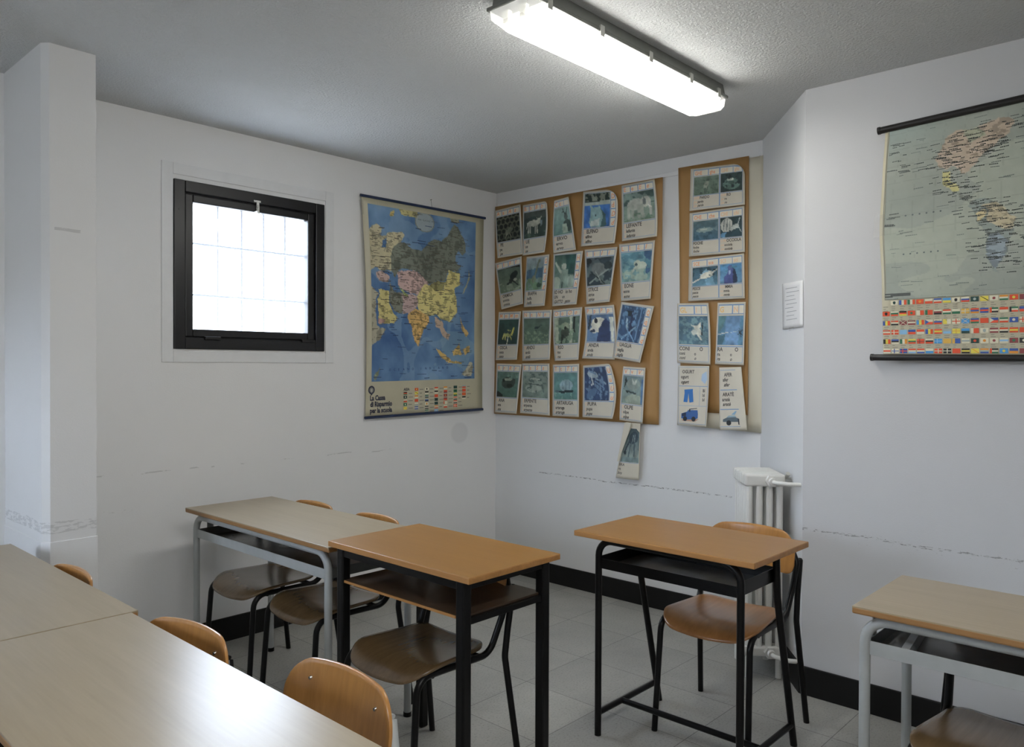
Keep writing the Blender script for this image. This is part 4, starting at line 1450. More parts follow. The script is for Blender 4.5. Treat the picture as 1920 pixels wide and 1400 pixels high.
D = double_card
D('double card with a cheetah and a dormouse, topmost of the narrow brown paper', z6((133, 137), (378, 108), (378, 298), (127, 327)), ['GHE', 'ghe', 'GHI', 'ghi'], ('cheetah', 'dormouse'), (['GHEPARDO', 'ghepardo', 'ghepardo'], ['GHIRO', 'ghiro', 'ghiro']), (3, 3), cut=.22)
D('double card with a pale fish and a striped snail', z6((128, 337), (376, 303), (378, 513), (125, 533)), ['CHE', 'che', 'CHI', 'chi'], ('rabbitfish', 'snail'), (['FOCHE', 'foche', 'foche'], ['CHIOCCIOLA', 'chiocciola', 'chiocciola']), (0, 3))
D('double card with a white fish and a dark blue monkey', z6((125, 547), (375, 518), (378, 722), (122, 735)), ['SCE', 'sce', 'SCI', 'sci'], ('fish', 'monkey'), (['PESCE', 'pesce', 'pesce'], ['SCIMMIA', 'scimmia', 'scimmia']), (0, 3))


def gap_card(label, q, pic, head, lines, **kw):
    S, Wd, Hd = sheet_surface(q, .029, (.004, .006, .020, .012), **kw)
    c = tag(sheet_mesh('alphabet_card', S, 'card_paper'), label, 'card', 'letter group cards')
    n = (-1, 0, 0)
    pr, lt, cp, cq = (Print(S, Wd, Hd, o, n) for o in (.0012, .0019, .0016, .0016))
    pr.frame(.05, .03, .95, .965, .0022, BLUE)
    pr.rect(.05, .03, .95, .19, BLUE)
    for k, (a, b_) in enumerate(((.07, .53), (.57, .76), (.78, .94))):
        pr.rect(a, .05, b_, .178, BOXC, 1.35)
        if k < len(head):
            lt.text(head[k], a + .03, .155, Hd * .085, PALE_OR if k else ink(214, 160, 96), bold=.02, squeeze=.9, fit=b_ - a - .04)
    pr.rect(.05, .70, .95, .715, BLUE)
    pr.build('letter_boxes', c)
    lt.build('heading_letters', c)
    picture(S, (.055, .215, .945, .685), paint(40, 36, *PICS[pic], aspect=1.0), .0012, n, 'picture', c)
    for k, (a, b_) in enumerate(lines):
        sh = .28 if k == 2 else 0
        cap_ = Hd * (.062 if k == 0 else .052)
        u = cp.text(a, .07, .785 + .075 * k, cap_, TXT, bold=.028, shear=sh, squeeze=.85)
        cq.text(b_, (.68 if k == 0 else .52), .785 + .075 * k, cap_, TXT, bold=.028, shear=sh, squeeze=.85)
    cp.build('caption', c)
    cq.build('caption', c)


gap_card('card with a white hopping rabbit, left of the spider card', z6((72, 745), (213, 743), (222, 1022), (72, 1013)), 'rabbit', ['GL', 'I'], [('CONI', 'O'), ('coni', 'o'), ('coni', 'o')], rb=.03)
gap_card('card with a spider on a thread, right of the rabbit card', z6((255, 742), (382, 738), (373, 1025), (243, 1020)), 'spider', ['G', 'N'], [('RA', 'O'), ('ra', 'o'), ('ra', 'o')])


def word_card(label, q, rows, **kw):
    S, Wd, Hd = sheet_surface(q, .031, (.004, .010, .034, .014), **kw)
    c = tag(sheet_mesh('alphabet_card', S, 'card_paper'), label, 'card', 'foreign word cards')
    n = (-1, 0, 0)
    return S, Wd, Hd, c, n


S, Wd, Hd, c, n = word_card('narrow card with blue trousers and a blue open car, below the rabbit card', z6((77, 1027), (217, 1028), (203, 1303), (72, 1295)), None, rb=.02)
pr, cp = Print(S, Wd, Hd, .0012, n), Print(S, Wd, Hd, .0016, n)
pr.frame(.03, .02, .97, .97, .0018, BLUE)
pr.rect(.03, .335, .97, .345, BLUE)
pr.rect(.03, .665, .97, .670, BLUE)
pr.rect(.72, .345, .728, .665, BLUE)
pr.build('ruled_lines', c)
for k, (t_, dx) in enumerate((('OGURT', .14), ('ogurt', .10), ('ogurt', .10))):
    cp.text(t_, dx, .125 + .085 * k, Hd * .055, TXT, bold=.028, shear=.28 if k == 2 else 0, squeeze=.85)
for k, t_ in enumerate(('Bl', 'bl', 'bl')):
    cp.text(t_, .82, .435 + .075 * k, Hd * .05, TXT, bold=.028, squeeze=.8, fit=.14)
cp.build('caption', c)
tb = Print(S, Wd, Hd, .0015, n)
JB = ink(38, 92, 150)
tb.poly([(.22, .40), (.50, .385), (.50, .42), (.53, .60), (.40, .615), (.36, .46), (.33, .61), (.20, .605), (.23, .46)], JB)
tb.build('trousers_picture', c)
tb = Print(S, Wd, Hd, .0015, n)
tb.poly([(.14, .80), (.34, .765), (.36, .74), (.68, .735), (.70, .80), (.70, .87), (.60, .89), (.28, .90), (.14, .88)], ink(44, 78, 128))
tb.poly([(.40, .72), (.44, .715), (.44, .80), (.40, .80)], ink(30, 40, 50))
tb.poly([(.44, .715), (.66, .70), (.66, .71), (.44, .728)], ink(30, 40, 50))
tb.poly([(.14, .90), (.74, .88), (.62, .925), (.2, .925)], ink(150, 120, 100))
for u in (.27, .56):
    tb.disc(u, .885, .014, ink(26, 30, 36), 1.4)
tb.poly([(.16, .80), (.30, .78), (.30, .84), (.16, .85)], ink(28, 40, 60), 1.2)
tb.build('car_picture', c)
tb = Print(S, Wd, Hd, .0015, n)
tb.poly([(.78, .14), (.92, .09), (.95, .22), (.88, .30), (.76, .24)], ink(140, 160, 178))
tb.build('cup_picture', c)

S, Wd, Hd, c, n = word_card('narrow curled card with a grey car, below the spider card', z6((262, 1035), (362, 1032), (388, 1318), (263, 1318)), None)
pr, cp = Print(S, Wd, Hd, .0012, n), Print(S, Wd, Hd, .0016, n)
pr.rect(.05, .04, .72, .048, BLUE)
pr.rect(.05, .355, .74, .368, BLUE)
pr.rect(.04, .665, .76, .678, BLUE)
pr.rect(.04, .94, .78, .948, BLUE)
pr.build('ruled_lines', c)
for k, (t_, dx, w) in enumerate((('AFER', .22, .145), ('afer', .16, .225), ('afer', .2, .305), ('ARAT\u00c8', .14, .46), ('arat\u00e8', .12, .54), ('arat\u00e8', .14, .615))):
    cp.text(t_, dx, w, Hd * .056, TXT, bold=.028, shear=.28 if k in (2, 5) else 0, squeeze=.85, fit=.56)
cp.build('caption', c)
tb = Print(S, Wd, Hd, .0015, n)
tb.poly([(.14, .83), (.30, .80), (.60, .795), (.74, .82), (.74, .87), (.14, .87)], ink(70, 82, 88))
tb.poly([(.28, .80), (.36, .77), (.60, .77), (.66, .80)], ink(120, 140, 150))
tb.disc(.36, .885, .014, ink(28, 32, 36), 1.4)
tb.poly([(.70, .82), (.75, .82), (.75, .92), (.71, .91)], ink(36, 40, 46))
tb.poly([(.46, .755), (.62, .70), (.68, .70), (.60, .76)], ink(110, 140, 160))
tb.build('car_picture', c)

# ------------------------------------------------------------------ the two wall maps
def stamp_dashes(pr, mask, u0, v0, u1, v1, count, length, height, col, rng, slope=0.0):
    """small unreadable place names as short broken strokes where mask is true"""
    nv, nu = mask.shape
    k = 0
    tries = 0
    while k < count and tries < count * 30:
        tries += 1
        a, b_ = rng.random(), rng.random()
        if not mask[int(b_ * (nv - 1)), int(a * (nu - 1))]:
            continue
        u, w = u0 + (u1 - u0) * a, v0 + (v1 - v0) * b_
        L_ = length * (.4 + rng.random()) / pr.W
        h_ = height / pr.H * (.7 + .6 * rng.random())
        dv = (rng.random() - .5) * .004 + slope
        if u + L_ > u1:
            continue
        x = u
        while x < u + L_:
            s_ = (.0035 + .004 * rng.random()) / pr.W
            f0, f1 = (x - u) / L_, (x + s_ * .8 - u) / L_
            pr.poly([(x, w + dv * f0), (x + s_ * .8, w + dv * f1), (x + s_ * .8, w + h_ + dv * f1), (x, w + h_ + dv * f0)], col)
            x += s_
        k += 1


FC = {'R': (190, 74, 46), 'W': (188, 184, 164), 'B': (52, 78, 140), 'G': (44, 96, 70), 'Y': (206, 180, 76), 'K': (34, 34, 34), 'O': (204, 128, 52), 'L': (120, 160, 190), 'M': (120, 60, 60), 'D': (34, 60, 56), 'C': (66, 130, 180), 'S': (140, 150, 146), 'N': (186, 150, 70)}


def flag(pr, u0, v0, u1, v1, code):
    def c(k):
        return ink(*FC[k])
    kind, _, body = code.partition(':')
    du, dv = u1 - u0, v1 - v0
    if kind == 'h':
        n_ = len(body)
        for i, k in enumerate(body):
            pr.rect(u0, v0 + dv * i / n_, u1, v0 + dv * (i + 1) / n_, c(k))
    elif kind == 'v':
        n_ = len(body)
        for i, k in enumerate(body):
            pr.rect(u0 + du * i / n_, v0, u0 + du * (i + 1) / n_, v1, c(k))
    elif kind in 'pdce xtsu' and body:
        pr.rect(u0, v0, u1, v1, c(body[0]))
        if kind == 'd' and len(body) > 1:
            pr.disc((u0 + u1) / 2, (v0 + v1) / 2, dv * pr.H * .27, c(body[1]), 1.3)
        elif kind == 'c':        # centred or offset cross
            xm = u0 + du * (.38 if len(body) < 3 else .5)
            pr.rect(xm - du * .06, v0, xm + du * .06, v1, c(body[1]), 1.3)
            pr.rect(u0, v0 + dv * .42, u1, v0 + dv * .58, c(body[1]), 1.3)
        elif kind == 'x':
            pr.poly([(u0, v0), (u0 + du * .1, v0), (u1, v1), (u1 - du * .1, v1)], c(body[1]), 1.3)
            pr.poly([(u1 - du * .1, v0), (u1, v0), (u0 + du * .1, v1), (u0, v1)], c(body[1]), 1.35)
        elif kind == 't':        # triangle at the hoist over two bands
            pr.rect(u0, v0, u1, v0 + dv / 2, c(body[1]), 1.2)
            pr.rect(u0, v0 + dv / 2, u1, v1, c(body[2]), 1.2)
            pr.poly([(u0, v0), (u0 + du * .5, v0 + dv / 2), (u0, v1)], c(body[0]), 1.4)
        elif kind == 's':        # diagonal
            pr.poly([(u0, v0), (u0 + du * .12, v0), (u1, v1 - dv * .15), (u1, v1)], c(body[1]), 1.3)
        elif kind == 'u':        # hoist band over three stripes
            for i, k in enumerate(body[1:4]):
                pr.rect(u0, v0 + dv * i / 3, u1, v0 + dv * (i + 1) / 3, c(k), 1.2)
            pr.rect(u0, v0, u0 + du * .24, v1, c(body[0]), 1.3)
        elif kind == 'e':        # small emblem
            pr.poly([((u0 + u1) / 2 + du * a, (v0 + v1) / 2 + dv * b_) for a, b_ in ((-.2, -.2), (0, -.36), (.2, -.2), (.16, .22), (0, .36), (-.16, .22))], c(body[1]), 1.3)


# ---- map of Asia on the window wall
QA = [(676, 366), (905, 409), (902.5, 767), (685, 783)]
PA = [at(x, y, 'y', -.016) for x, y in QA]
WA = ((PA[1] - PA[0]).length + (PA[2] - PA[3]).length) / 2
HA = ((PA[3] - PA[0]).length + (PA[2] - PA[1]).length) / 2


def SA(u, v):
    p = (PA[0] * (1 - u) + PA[1] * u) * (1 - v) + (PA[3] * (1 - u) + PA[2] * u) * v
    out = .006 + .010 * math.sin(math.pi * v) * (abs(u - .5) * 2) ** 2 + .004 * math.sin(5 * v + 2 * u)
    sag = .018 * math.sin(math.pi * v) * (1 - 2 * u)
    return (p.x + sag * .6, p.y - out, p.z)


def uv_from_px(P, axis, val):
    """photo position -> (u, v) on the flat map sheet"""
    o = P[0]
    ex, ey = P[1] - P[0], P[3] - P[0]

    def fn(px, py):
        d = at(px, py, axis, val) - o
        a11, a12, a22 = ex.dot(ex), ex.dot(ey), ey.dot(ey)
        b1, b2 = d.dot(ex), d.dot(ey)
        det = a11 * a22 - a12 * a12
        return ((b1 * a22 - b2 * a12) / det, (b2 * a11 - b1 * a12) / det)
    return fn


uvA = uv_from_px(PA, 'y', -.022)


def zA(pts):
    return [uvA(660 + x / 3.043, 340 + y / 3.043) for x, y in pts]


asia = tag(sheet_mesh('wall_map', SA, 'map_paper', .0008, 16, 30), 'colourful wall map of Asia with blue seas hanging beside the window', 'map', 'wall maps')
uL, vT = zA([(86, 125)])[0]
uR, vB = .925, zA([(97, 1143)])[0][1]
uL = max(.03, uL)
NU, NV = 170, 250
XA_, YA_ = np.meshgrid(np.linspace(uL, uR, NU), np.linspace(vT, vB, NV))
w1, w2_ = (fbm(NU, NV, 14, 4) - .5), (fbm(NU, NV, 14, 4) - .5)
Xw, Yw = XA_ + w1 * .035, YA_ + w2_ * .026
sea = fbm(NU, NV, 4, 5)
img = np.empty((NV, NU, 3))
img[:] = (70, 103, 143)
img = img * (1 - sea[..., None] * .0) + (sea[..., None] - .42) * np.array((90, 90, 70))
ridge = np.abs(fbm(NU, NV, 3, 3) - .5) < .035
img[ridge] = img[ridge] * .55 + np.array((112, 140, 164)) * .45
land = np.zeros((NV, NU), bool)
GEO = [
    ((168, 160, 128), [(70, 290), (100, 255), (130, 240), (165, 262), (150, 300), (190, 312), (200, 292), (270, 288), (298, 305), (270, 350), (232, 372), (222, 440), (214, 505), (150, 505), (130, 480), (84, 510), (70, 420)]),
    ((62, 96, 136), [(165, 330), (188, 318), (182, 372), (160, 372)]),
    ((104, 110, 98), [(228, 366), (270, 348), (300, 352), (330, 372), (395, 392), (430, 350), (455, 340), (470, 330), (505, 345), (545, 318), (560, 286), (580, 246), (602, 262), (620, 290), (640, 336), (655, 400), (640, 425), (612, 392), (595, 420), (592, 470), (622, 498), (600, 520), (560, 508), (540, 570), (500, 562), (440, 588), (420, 584), (390, 530), (350, 508), (260, 503), (238, 545), (214, 500), (216, 430)]),
    ((170, 146, 138), [(122, 515), (165, 503), (205, 548), (192, 585), (140, 570)]),
    ((62, 96, 140), [(150, 500), (205, 520), (200, 545), (160, 512)]),
    ((176, 148, 142), [(248, 510), (290, 518), (350, 508), (400, 540), (440, 590), (390, 645), (330, 640), (290, 624), (262, 596), (262, 560)]),
    ((62, 100, 140), [(240, 560), (258, 575), (262, 650), (246, 650)]),
    ((190, 178, 112), [(370, 665), (410, 600), (450, 592), (480, 625), (535, 622), (548, 570), (560, 508), (590, 520), (626, 522), (626, 592), (592, 622), (606, 680), (616, 752), (572, 802), (522, 792), (490, 765), (440, 772), (390, 732)]),
    ((136, 130, 82), [(442, 590), (500, 564), (546, 578), (532, 625), (472, 625)]),
    ((112, 116, 102), [(205, 578), (240, 620), (282, 640), (282, 752), (240, 742), (210, 690)]),
    ((168, 144, 140), [(280, 650), (330, 645), (380, 650), (385, 700), (330, 762), (285, 757)]),
    ((150, 164, 100), [(262, 600), (290, 624), (318, 660), (296, 662)]),
    ((188, 152, 88), [(326, 762), (370, 720), (445, 770), (448, 806), (418, 850), (398, 905), (386, 946), (366, 915), (350, 840), (322, 788)]),
    ((190, 178, 112), [(133, 622), (205, 618), (208, 706), (232, 750), (258, 770), (232, 806), (150, 818)]),
    ((180, 140, 130), [(146, 786), (186, 784), (176, 812), (150, 818)]),
    ((158, 154, 132), [(70, 590), (106, 606), (128, 640), (122, 720), (138, 822), (182, 840), (150, 905), (108, 945), (70, 950)]),
    ((172, 150, 130), [(478, 778), (520, 798), (548, 850), (572, 872), (562, 908), (532, 882), (516, 842), (490, 832)]),
    ((190, 160, 90), [(500, 958), (542, 986), (582, 1022), (560, 1034), (520, 1000)]),
    ((190, 160, 90), [(566, 1024), (640, 1030), (642, 1042), (568, 1040)]),
    ((190, 160, 90), [(588, 968), (632, 926), (640, 985), (602, 994)]),
    ((184, 156, 92), [(652, 960), (692, 946), (690, 978), (660, 994)]),
    ((186, 154, 92), [(634, 778), (652, 826), (684, 868), (672, 888), (646, 852)]),
    ((130, 140, 110), [(126, 1110), (156, 1064), (146, 1106), (122, 1143)]),
    ((172, 164, 110), [(258, 146), (320, 148), (372, 165), (368, 205), (330, 206), (282, 186)]),
    ((176, 158, 90), [(210, 180), (232, 172), (232, 198), (214, 200)]),
    ((134, 134, 112), [(552, 200), (606, 208), (612, 236), (572, 236)]),
    ((150, 146, 110), [(672, 516), (682, 556), (664, 606), (640, 656), (648, 620), (668, 580)]),
    ((160, 156, 132), [(690, 1030), (705, 1030), (705, 1110), (640, 1110)]),
]
for col, pts in GEO:
    mk = in_poly(Xw, Yw, zA(pts))
    img[mk] = np.array(col) * (1 + (sea[mk][:, None] - .5) * .3)
    if col[2] < col[0] + 2 or col[0] > 100:
        land |= mk
cu, cv = zA([(413, 235)])[0]
du_ = zA([(466, 235)])[0][0] - cu
dv_ = abs(zA([(413, 288)])[0][1] - cv)
rr = np.hypot((XA_ - cu) / du_, (YA_ - cv) / dv_)
img[(rr < 1)] = img[(rr < 1)] * .25 + np.array((150, 156, 150)) * .75
img[np.abs(rr - 1) < .05] = (116, 120, 108)
shelf = (~land) & (YA_ > zA([(400, 850)])[0][1]) & (XA_ > zA([(480, 900)])[0][0]) & (fbm(NU, NV, 5, 3) > .52)
img[shelf] = img[shelf] * .6 + np.array((120, 150, 160)) * .4
img[:, -4:][fbm(4, NV, 3, 2) > 2] = 0
fine = fbm(NU, NV, 40, 3)
img[land & (fine > .56)] *= .80
g_ = img.mean(axis=2, keepdims=True)
img = g_ + (img - g_) * .88
picture(SA, (uL, vT, uR, vB), np.clip(img, 12, 230), .0016, (0, -1, 0), 'map_print', asia, 'map_ink')
RNG2 = np.random.default_rng(5)
pn = Print(SA, WA, HA, .0028, (0, -1, 0))
stamp_dashes(pn, land, uL, vT, uR, vB, 520, .030, .0036, ink(76, 72, 64), RNG2)
stamp_dashes(pn, ~land, uL, vT, uR, vB, 60, .055, .0045, ink(44, 62, 92), RNG2)
pn.text('MAR  GLACIALE  ARTICO', *zA([(374, 222)])[0], .010, ink(80, 84, 84), fit=.16)
u_, v_ = zA([(212, 1082)])[0]
for k, ch in enumerate('OCEANO INDIANO'):
    if ch != ' ':
        pn.text(ch, u_ + .0375 * k, v_ - .0005 * k, .014, ink(40, 62, 104), bold=.02)
pn.build('place_names', asia)
# printed foot of the map: emblem, slogan, flags
tt = Print(SA, WA, HA, .0018, (0, -1, 0))
INKB = ink(44, 46, 60)
for t_, px_, py_ in (('La Cassa', 102, 1250), ('di Risparmio', 104, 1286), ('per la scuola', 104, 1322)):
    u_, v_ = zA([(px_, py_)])[0]
    tt.text(t_, u_, v_, .029, INKB, bold=.045, squeeze=.80)
tt.build('slogan', asia)
em = Print(SA, WA, HA, .0018, (0, -1, 0))
u_, v_ = zA([(109, 1190)])[0]
em.disc(u_, v_, .025, INKB, 1.0, 18)
em.poly([(u_ - .018, v_ + .010), (u_ + .018, v_ + .010), (u_, v_ + .026)], INKB)
em.disc(u_, v_, .015, ink(120, 118, 110), 1.4, 18)
em.poly([(u_ - .005, v_ - .004), (u_ + .005, v_ - .004), (u_, v_ + .016)], ink(160, 158, 146), 1.8)
em.build('emblem', asia)
fg = Print(SA, WA, HA, .0018, (0, -1, 0))
u_, v_ = zA([(303, 1195)])[0]
fg.text('ASIA', u_, v_, .016, INKB, bold=.03)
cols = [(303, 1203, ['h:KRG', 'd:DW', 'h:WR', 'd:GW', 's:YO']), (369, 1180, ['d:RY', 's:YK', 'h:OW', 'p:R', 'h:WS', 'h:BWB']), (430, 1178, ['e:WK', 'h:KW', 'h:GSK', 'h:SBK', 'e:WO', 'h:KWK', 'h:GWG']), (486, 1175, ['h:RW', 'h:KW', 'p:R', 'd:DK', 'p:D', 'h:OWR', 'd:LW']),
        (540, 1172, ['h:OW', 'h:RM', 'd:MO', 'h:MR', 'u:RWWW', 'h:WR']), (598, 1168, ['p:D', 'd:GK', 'h:YG', 'h:RWK', 'h:RWK', 'c:RW']), (648, 1165, ['h:SR', 'p:R', 'd:RO', 'h:KW'])]
for x, y, fl in cols:
    for k, code in enumerate(fl):
        (ua, va), (ub, vb_) = zA([(x, y + 21 * k), (x + 21, y + 21 * k + 15)])
        flag(fg, ua, va, ub, vb_, code)
        fg.rect(ub + .012, va + .006, ub + .012 + .02 + .02 * RNG2.random(), va + .0095, ink(110, 106, 96))
fg.build('flag_table', asia)


def rail(p0, p1, r, mat, parent, name, ext0, ext1, n):
    d = (p1 - p0).normalized()
    b = MB()
    b.tube([p0 - d * ext0 + V(n) * .002, p1 + d * ext1 + V(n) * .002], r, 12)
    b.obj(name, M[mat], parent, smooth=40)


rail(V(SA(0, 0)), V(SA(1, 0)), .0085, 'rail_blue', asia, 'top_rail', .006, .012, (0, -1, 0))
rail(V(SA(0, 1)), V(SA(1, 1)), .0085, 'rail_blue', asia, 'bottom_rail', .006, .002, (0, -1, 0))
pk = V(SA(.54, 0))
lp = MB()
lp.tube([pk, pk + V((0, .010, .055))], .0012, 6)
lp.tube([pk + V((0, .016, .055)), pk + V((0, .002, .055))], .002, 6)
lp.obj('hanging_loop', M['thread'], asia)
tp = Print(SA, WA, HA, .0030, (0, -1, 0))
tp.quad([(-.020, .022), (.010, .018), (.008, .085), (-.014, .088)], (1, 1, 1), 3, 6)
mesh_obj('sticky_tape', tp.v, tp.f, M['tape'], asia)

# ---- map of the Americas with rows of flags on the right-hand wall
XM = XC - .020
p_tl, p_bl = at(1662, 244, 'x', XM), at(1657, 670, 'x', XM)
MAPW = 1.32
PM = [V((XM, p_tl.y, p_tl.z)), V((XM, p_tl.y - MAPW, p_tl.z + .052)), V((XM, p_bl.y - MAPW, p_bl.z - .012)), V((XM, p_bl.y, p_bl.z))]
WM, HM = MAPW, ((PM[3] - PM[0]).length + (PM[2] - PM[1]).length) / 2


def SM(u, v):
    p = (PM[0] * (1 - u) + PM[1] * u) * (1 - v) + (PM[3] * (1 - u) + PM[2] * u) * v
    pinch = .030 * math.exp(-((v - .43) / .17) ** 2) * math.exp(-u / .10)
    out = .004 + .022 * math.exp(-((v - .18) / .14) ** 2) * math.exp(-u / .3) + .016 * math.exp(-((v - .72) / .18) ** 2) * (.4 + .6 * math.cos(u * 3) ** 2) + .010 * math.sin(math.pi * v)
    return (p.x - out, p.y + pinch * .55, p.z)


uvM = uv_from_px(PM, 'x', XM - .014)


def zM(pts):
    return [uvM(1600 + x / 2.547, 150 + y / 2.547) for x, y in pts]


amer = tag(sheet_mesh('wall_map', SM, 'map_paper', .0009, 40, 36), 'pale wall map of the Americas above rows of printed flags, on the right-hand wall', 'map', 'wall maps')
u0m, v0m = .012, .012
v1m = zM([(150, 1050)])[0][1]
NU, NV = 300, 210
XM_, YM_ = np.meshgrid(np.linspace(u0m, .988, NU), np.linspace(v0m, v1m, NV))
w1, w2_ = (fbm(NU, NV, 22, 4) - .5), (fbm(NU, NV, 18, 4) - .5)
Xw, Yw = XM_ + w1 * .022, YM_ + w2_ * .028
sea = fbm(NU, NV, 4, 5)
img = np.empty((NV, NU, 3))
img[:] = (132, 140, 128)
img += (sea[..., None] - .5) * np.array((26, 24, 22))
pale = fbm(NU, NV, 3, 3)
img[pale > .58] += np.array((8, 8, 4))
top_b = np.clip(1 - (YM_ - v0m) / .16, 0, 1)[..., None] * np.clip(1 - XM_ / .22, 0, 1)[..., None]
img = img * (1 - top_b * .5) + np.array((126, 152, 152)) * top_b * .5
land = np.zeros((NV, NU), bool)
GEO2 = [
    ((160, 142, 120), [(400, 420), (412, 350), (440, 286), (452, 262), (500, 240), (560, 236), (612, 214), (690, 178), (745, 176), (762, 196), (742, 250), (700, 284), (650, 338), (600, 372), (574, 410), (560, 432), (520, 440), (486, 410), (450, 432)]),
    ((142, 146, 120), [(520, 236), (570, 232), (600, 215), (640, 260), (560, 300)]),
    ((172, 166, 98), [(424, 440), (456, 440), (470, 478), (500, 500), (500, 526), (470, 526), (440, 500)]),
    ((126, 134, 120), [(470, 526), (500, 526), (560, 560), (596, 566), (580, 584), (520, 562)]),
    ((122, 134, 126), [(560, 592), (596, 556), (640, 552), (690, 580), (740, 612), (782, 640), (778, 682), (752, 742), (738, 790), (712, 832), (692, 880), (704, 905), (668, 892), (648, 842), (634, 762), (622, 692), (590, 650)]),
    ((164, 152, 118), [(620, 588), (680, 570), (780, 640), (776, 690), (720, 702), (660, 660)]),
    ((176, 160, 110), [(584, 630), (620, 610), (640, 640), (606, 662)]),
    ((122, 138, 146), [(636, 742), (690, 720), (740, 760), (712, 832), (692, 880), (664, 872), (644, 820)]),
]
OFF = [  # further lands, past the edge of the photograph
    ((150, 150, 118), [(.58, .02), (.70, .03), (.72, .16), (.64, .26), (.58, .18)]),
    ((166, 150, 116), [(.74, .30), (.84, .28), (.93, .34), (.95, .50), (.90, .78), (.85, .86), (.82, .66), (.74, .50)]),
    ((156, 140, 122), [(.76, .14), (.86, .08), (.98, .06), (.98, .28), (.86, .26), (.77, .24)]),
]
for col, pts in GEO2:
    mk = in_poly(Xw, Yw, zM(pts))
    img[mk] = np.array(col) * (1 + (sea[mk][:, None] - .5) * .3)
    land |= mk
for col, pts in OFF:
    mk = in_poly(Xw, Yw, [(a, v0m + b_ * (v1m - v0m)) for a, b_ in pts])
    img[mk] = np.array(col) * (1 + (sea[mk][:, None] - .5) * .3)
    land |= mk
gx = np.abs(((XM_ + (YM_ - .4) ** 2 * (XM_ - .5) * .6) * 18) % 1 - .5) < .014
gy = np.abs((YM_ * 14 + XM_ * 1.0) % 1 - .5) < .022
img[(gx | gy) & ~land] *= .955
fine = fbm(NU, NV, 60, 3)
img[land & (fine > .56)] *= .84
g_ = img.mean(axis=2, keepdims=True)
img = g_ + (img - g_) * .72
picture(SM, (u0m, v0m, .988, v1m), np.clip(img, 12, 230), .0018, (-1, 0, 0), 'map_print', amer, 'map_ink')
pn = Print(SM, WM, HM, .0030, (-1, 0, 0))
stamp_dashes(pn, land, u0m, v0m, .988, v1m, 620, .024, .0032, ink(62, 66, 64), RNG2)
ring_m = np.zeros_like(land)
ring_m[:, :] = land
for _ in range(16):
    ring_m = ring_m | np.roll(ring_m, 1, 1) | np.roll(ring_m, -1, 1)
stamp_dashes(pn, ring_m & ~land, u0m, v0m, .988, v1m, 320, .026, .0032, ink(74, 80, 78), RNG2)
stamp_dashes(pn, ~ring_m, u0m, v0m, .988, v1m, 110, .030, .0028, ink(100, 108, 104), RNG2)
g_ = None
for (xa, ya) in ((262, 645), (250, 830)):
    ua, va = zM([(xa, ya)])[0]
    for k in range(6):
        pn.disc(ua + .018 * k, va, .0035, ink(84, 92, 92), 1, 6)
for k, (xa, ya) in enumerate(((158, 1022), (158, 1034), (185, 1020), (185, 1027))):
    ua, va = zM([(xa, ya)])[0]
    pn.rect(ua, va, ua + (.022 if k < 2 else .055), va + .006, ink(70, 74, 72))
pn.rect(u0m - .004, v1m, .99, v1m + .0025, ink(110, 112, 100))
pn.rect(u0m - .004, v0m, u0m - .001, v1m, ink(120, 120, 108))
pn.build('place_names', amer)
fg = Print(SM, WM, HM, .0018, (-1, 0, 0))
ROWS = [
    ['t', 'e:WD', 'v:BWR', 'v:GWR', 'd:RO', 'h:WR', 'h:BWR', 'h:CY', 'e:WK', 'h:WBR', 'd:DS', 's:YK', 'd:WM', 'h:OWG', 'd:RY', 'v:MB'],
    ['e:RK', 'h:WGR', 'h:KRY', 'd:RG', 'v:WR', 'v:GRR', 'h:WMK', 'h:RWG', 'h:WG', 'c:NWx', 'h:RBO', 'h:BRB', 'u:RGWK', 'h:RW', 'u:KGWR', 'h:BR'],
    ['v:BYR', 'h:RWK', 'x:MW', 'h:MWM', 'v:CYR', 't:BWR', 'h:WBR', 'v:YW', 'c:WRx', 'x:CW', 'h:BRG', 'p:R', 't:WBR', 'h:GWR', 'd:BW', 'c:WR'],
    ['h:RWR', 'c:RW', 'p:L', 'h:BR', 'h:RW', 'v:BYR', 'h:RYR', 'h:SL', 'c:YNx', 'h:CD', 'v:WRR', 'e:WS', 'h:MWM', 'h:RWK', 'h:RYR', 'p:R'],
    ['v:KYR', 'h:BKW', 'v:GWO', 'h:YGR', 'c:RM', 'h:WKR', 'c:CL', 'p:N', 'v:NBB', 'h:WSW', 'd:DR', 'd:WO', 'd:WM', 'h:WLW', 'd:MG', 'd:KW'],
    ['h:WRW', 'c:WB', 'c:BR', 'h:RWL', 'h:RWB', 'h:WC', 'c:RWx', 'c:KWx', 'p:R', 'h:KYK', 's:YO', 'h:OSB', 'u:RKWG', 'd:CY', 'h:BO', 'p:M'],
]
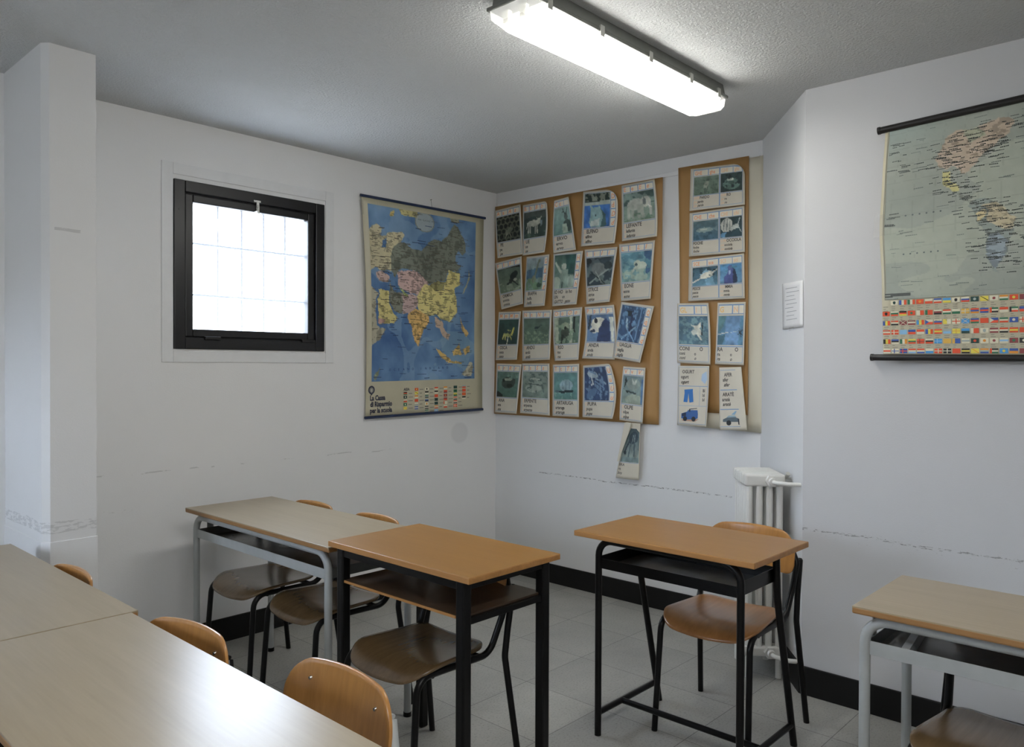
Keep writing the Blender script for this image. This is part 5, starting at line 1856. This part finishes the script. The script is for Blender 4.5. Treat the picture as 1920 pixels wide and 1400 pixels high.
# rows measured at the left margin of the table; the table is a plain grid on the sheet
rt = [235, 372, 490, 607, 725, 845]
vrow = [uvM(1640 + 160 / 6.857, 530 + y / 6.857)[1] for y in rt]
vh = uvM(1640 + 160 / 6.857, 530 + 293 / 6.857)[1] - vrow[0]
uc0 = uvM(1640 + 112 / 6.857, 530 + 520 / 6.857)[0]
ucp = (uvM(1640 + 1735 / 6.857, 530 + 450 / 6.857)[0] - uc0) / 14.0
for r_, row in enumerate(ROWS):
    for k in range(int((.985 - uc0) / ucp)):
        code = row[k % 16] if k < 16 else ROWS[(r_ + 2) % 6][(k * 3) % 16]
        ua, va = uc0 + ucp * k, vrow[r_]
        ub, vb_ = ua + ucp * .86, va + vh
        if code != 't':
            flag(fg, ua, va, ub, vb_, code)
        for j in range(3):
            fg.rect(ua + ucp * .1, vb_ + .006 + .0085 * j, ua + ucp * (.35 + .4 * RNG2.random()), vb_ + .0085 + .0085 * j, ink(118, 116, 102))
fg.build('flag_table', amer)


def map_bar(name, a, b_, r, parent):
    d = (b_ - a).normalized()
    MB().tube([a, b_], r, 14).obj(name, M['rail_black'], parent, smooth=40)
    for e_, s_ in ((a, -1), (b_, 1)):
        MB().tube([e_ + d * (s_ * -.004), e_ + d * (s_ * .006)], r * 1.12, 14).obj('end_cap', M['rail_black'], parent, smooth=40)


ta, tb_ = at(1655, 240, 'x', XM - .006), None
dirn = (PM[1] - PM[0]).normalized()
map_bar('top_rail', V(SM(0, 0)) - dirn * .022 + V((-.004, 0, 0)), V(SM(1, 0)) + dirn * .02 + V((-.004, 0, 0)), .0135, amer)
dirn = (PM[2] - PM[3]).normalized()
map_bar('bottom_rail', V(SM(0, 1)) - dirn * .040 + V((-.004, 0, 0)), V(SM(1, 1)) + dirn * .05 + V((-.004, 0, 0)), .0130, amer)
tp = Print(SM, WM, HM, .0030, (-1, 0, 0))
tp.quad([(-.012, .375), (.012, .372), (.014, .465), (-.016, .47)], (1, 1, 1), 3, 6)
mesh_obj('sticky_tape', tp.v, tp.f, M['tape'], amer)

# ---- small printed notice on the slanted wall
def RPn(s, z):
    return V((tx * s, YB + ty * s, z))


def slant_at(px, py):
    d = _f + _r2 * ((px - W_PX / 2) / F_PX) - _u2 * ((py - H_PX / 2) / F_PX)
    n_ = V((nx, ny, 0))
    k = (V((0, YB, 0)) + n_ * .002 - CAM).dot(n_) / d.dot(n_)
    return CAM + d * k


qn = [slant_at(1467, 532), slant_at(1506, 525), slant_at(1506, 612), slant_at(1468, 618)]


def SN(u, v):
    p = (qn[0] * (1 - u) + qn[1] * u) * (1 - v) + (qn[3] * (1 - u) + qn[2] * u) * v
    o_ = .001 + .004 * v * math.sin(math.pi * u)
    return (p.x + nx * o_, p.y + ny * o_, p.z)


WN = ((qn[1] - qn[0]).length + (qn[2] - qn[3]).length) / 2
HN = ((qn[3] - qn[0]).length + (qn[2] - qn[1]).length) / 2
nt_ = tag(sheet_mesh('paper_notice', SN, 'notice', .0006, 6, 10), 'small white typed notice taped to the slanted wall', 'notice')
pn = Print(SN, WN, HN, .0012, (nx, ny, 0))
for k in range(9):
    w = .12 + .085 * k
    a = .14 + .12 * RNG2.random()
    pn.rect(a, w, min(.9, a + .35 + .35 * RNG2.random()), w + .012, ink(128, 128, 132))
pn.build('typed_lines', nt_)
mesh_obj('sticky_tape', [tuple(V(SN(a, b_)) + V((nx, ny, 0)) * .0015) for a, b_ in ((.38, .97), (.62, .97), (.62, 1.05), (.38, 1.05))], [(0, 1, 2, 3)], M['tape'], nt_)
#@@P1

# ------------------------------------------------------------------ colour management
vs = SC.view_settings
SC.display_settings.display_device = 'sRGB'
vs.view_transform = 'Standard'
vs.look = 'None'
vs.exposure = 0.0
vs.gamma = 1.0
vs.use_curve_mapping = False
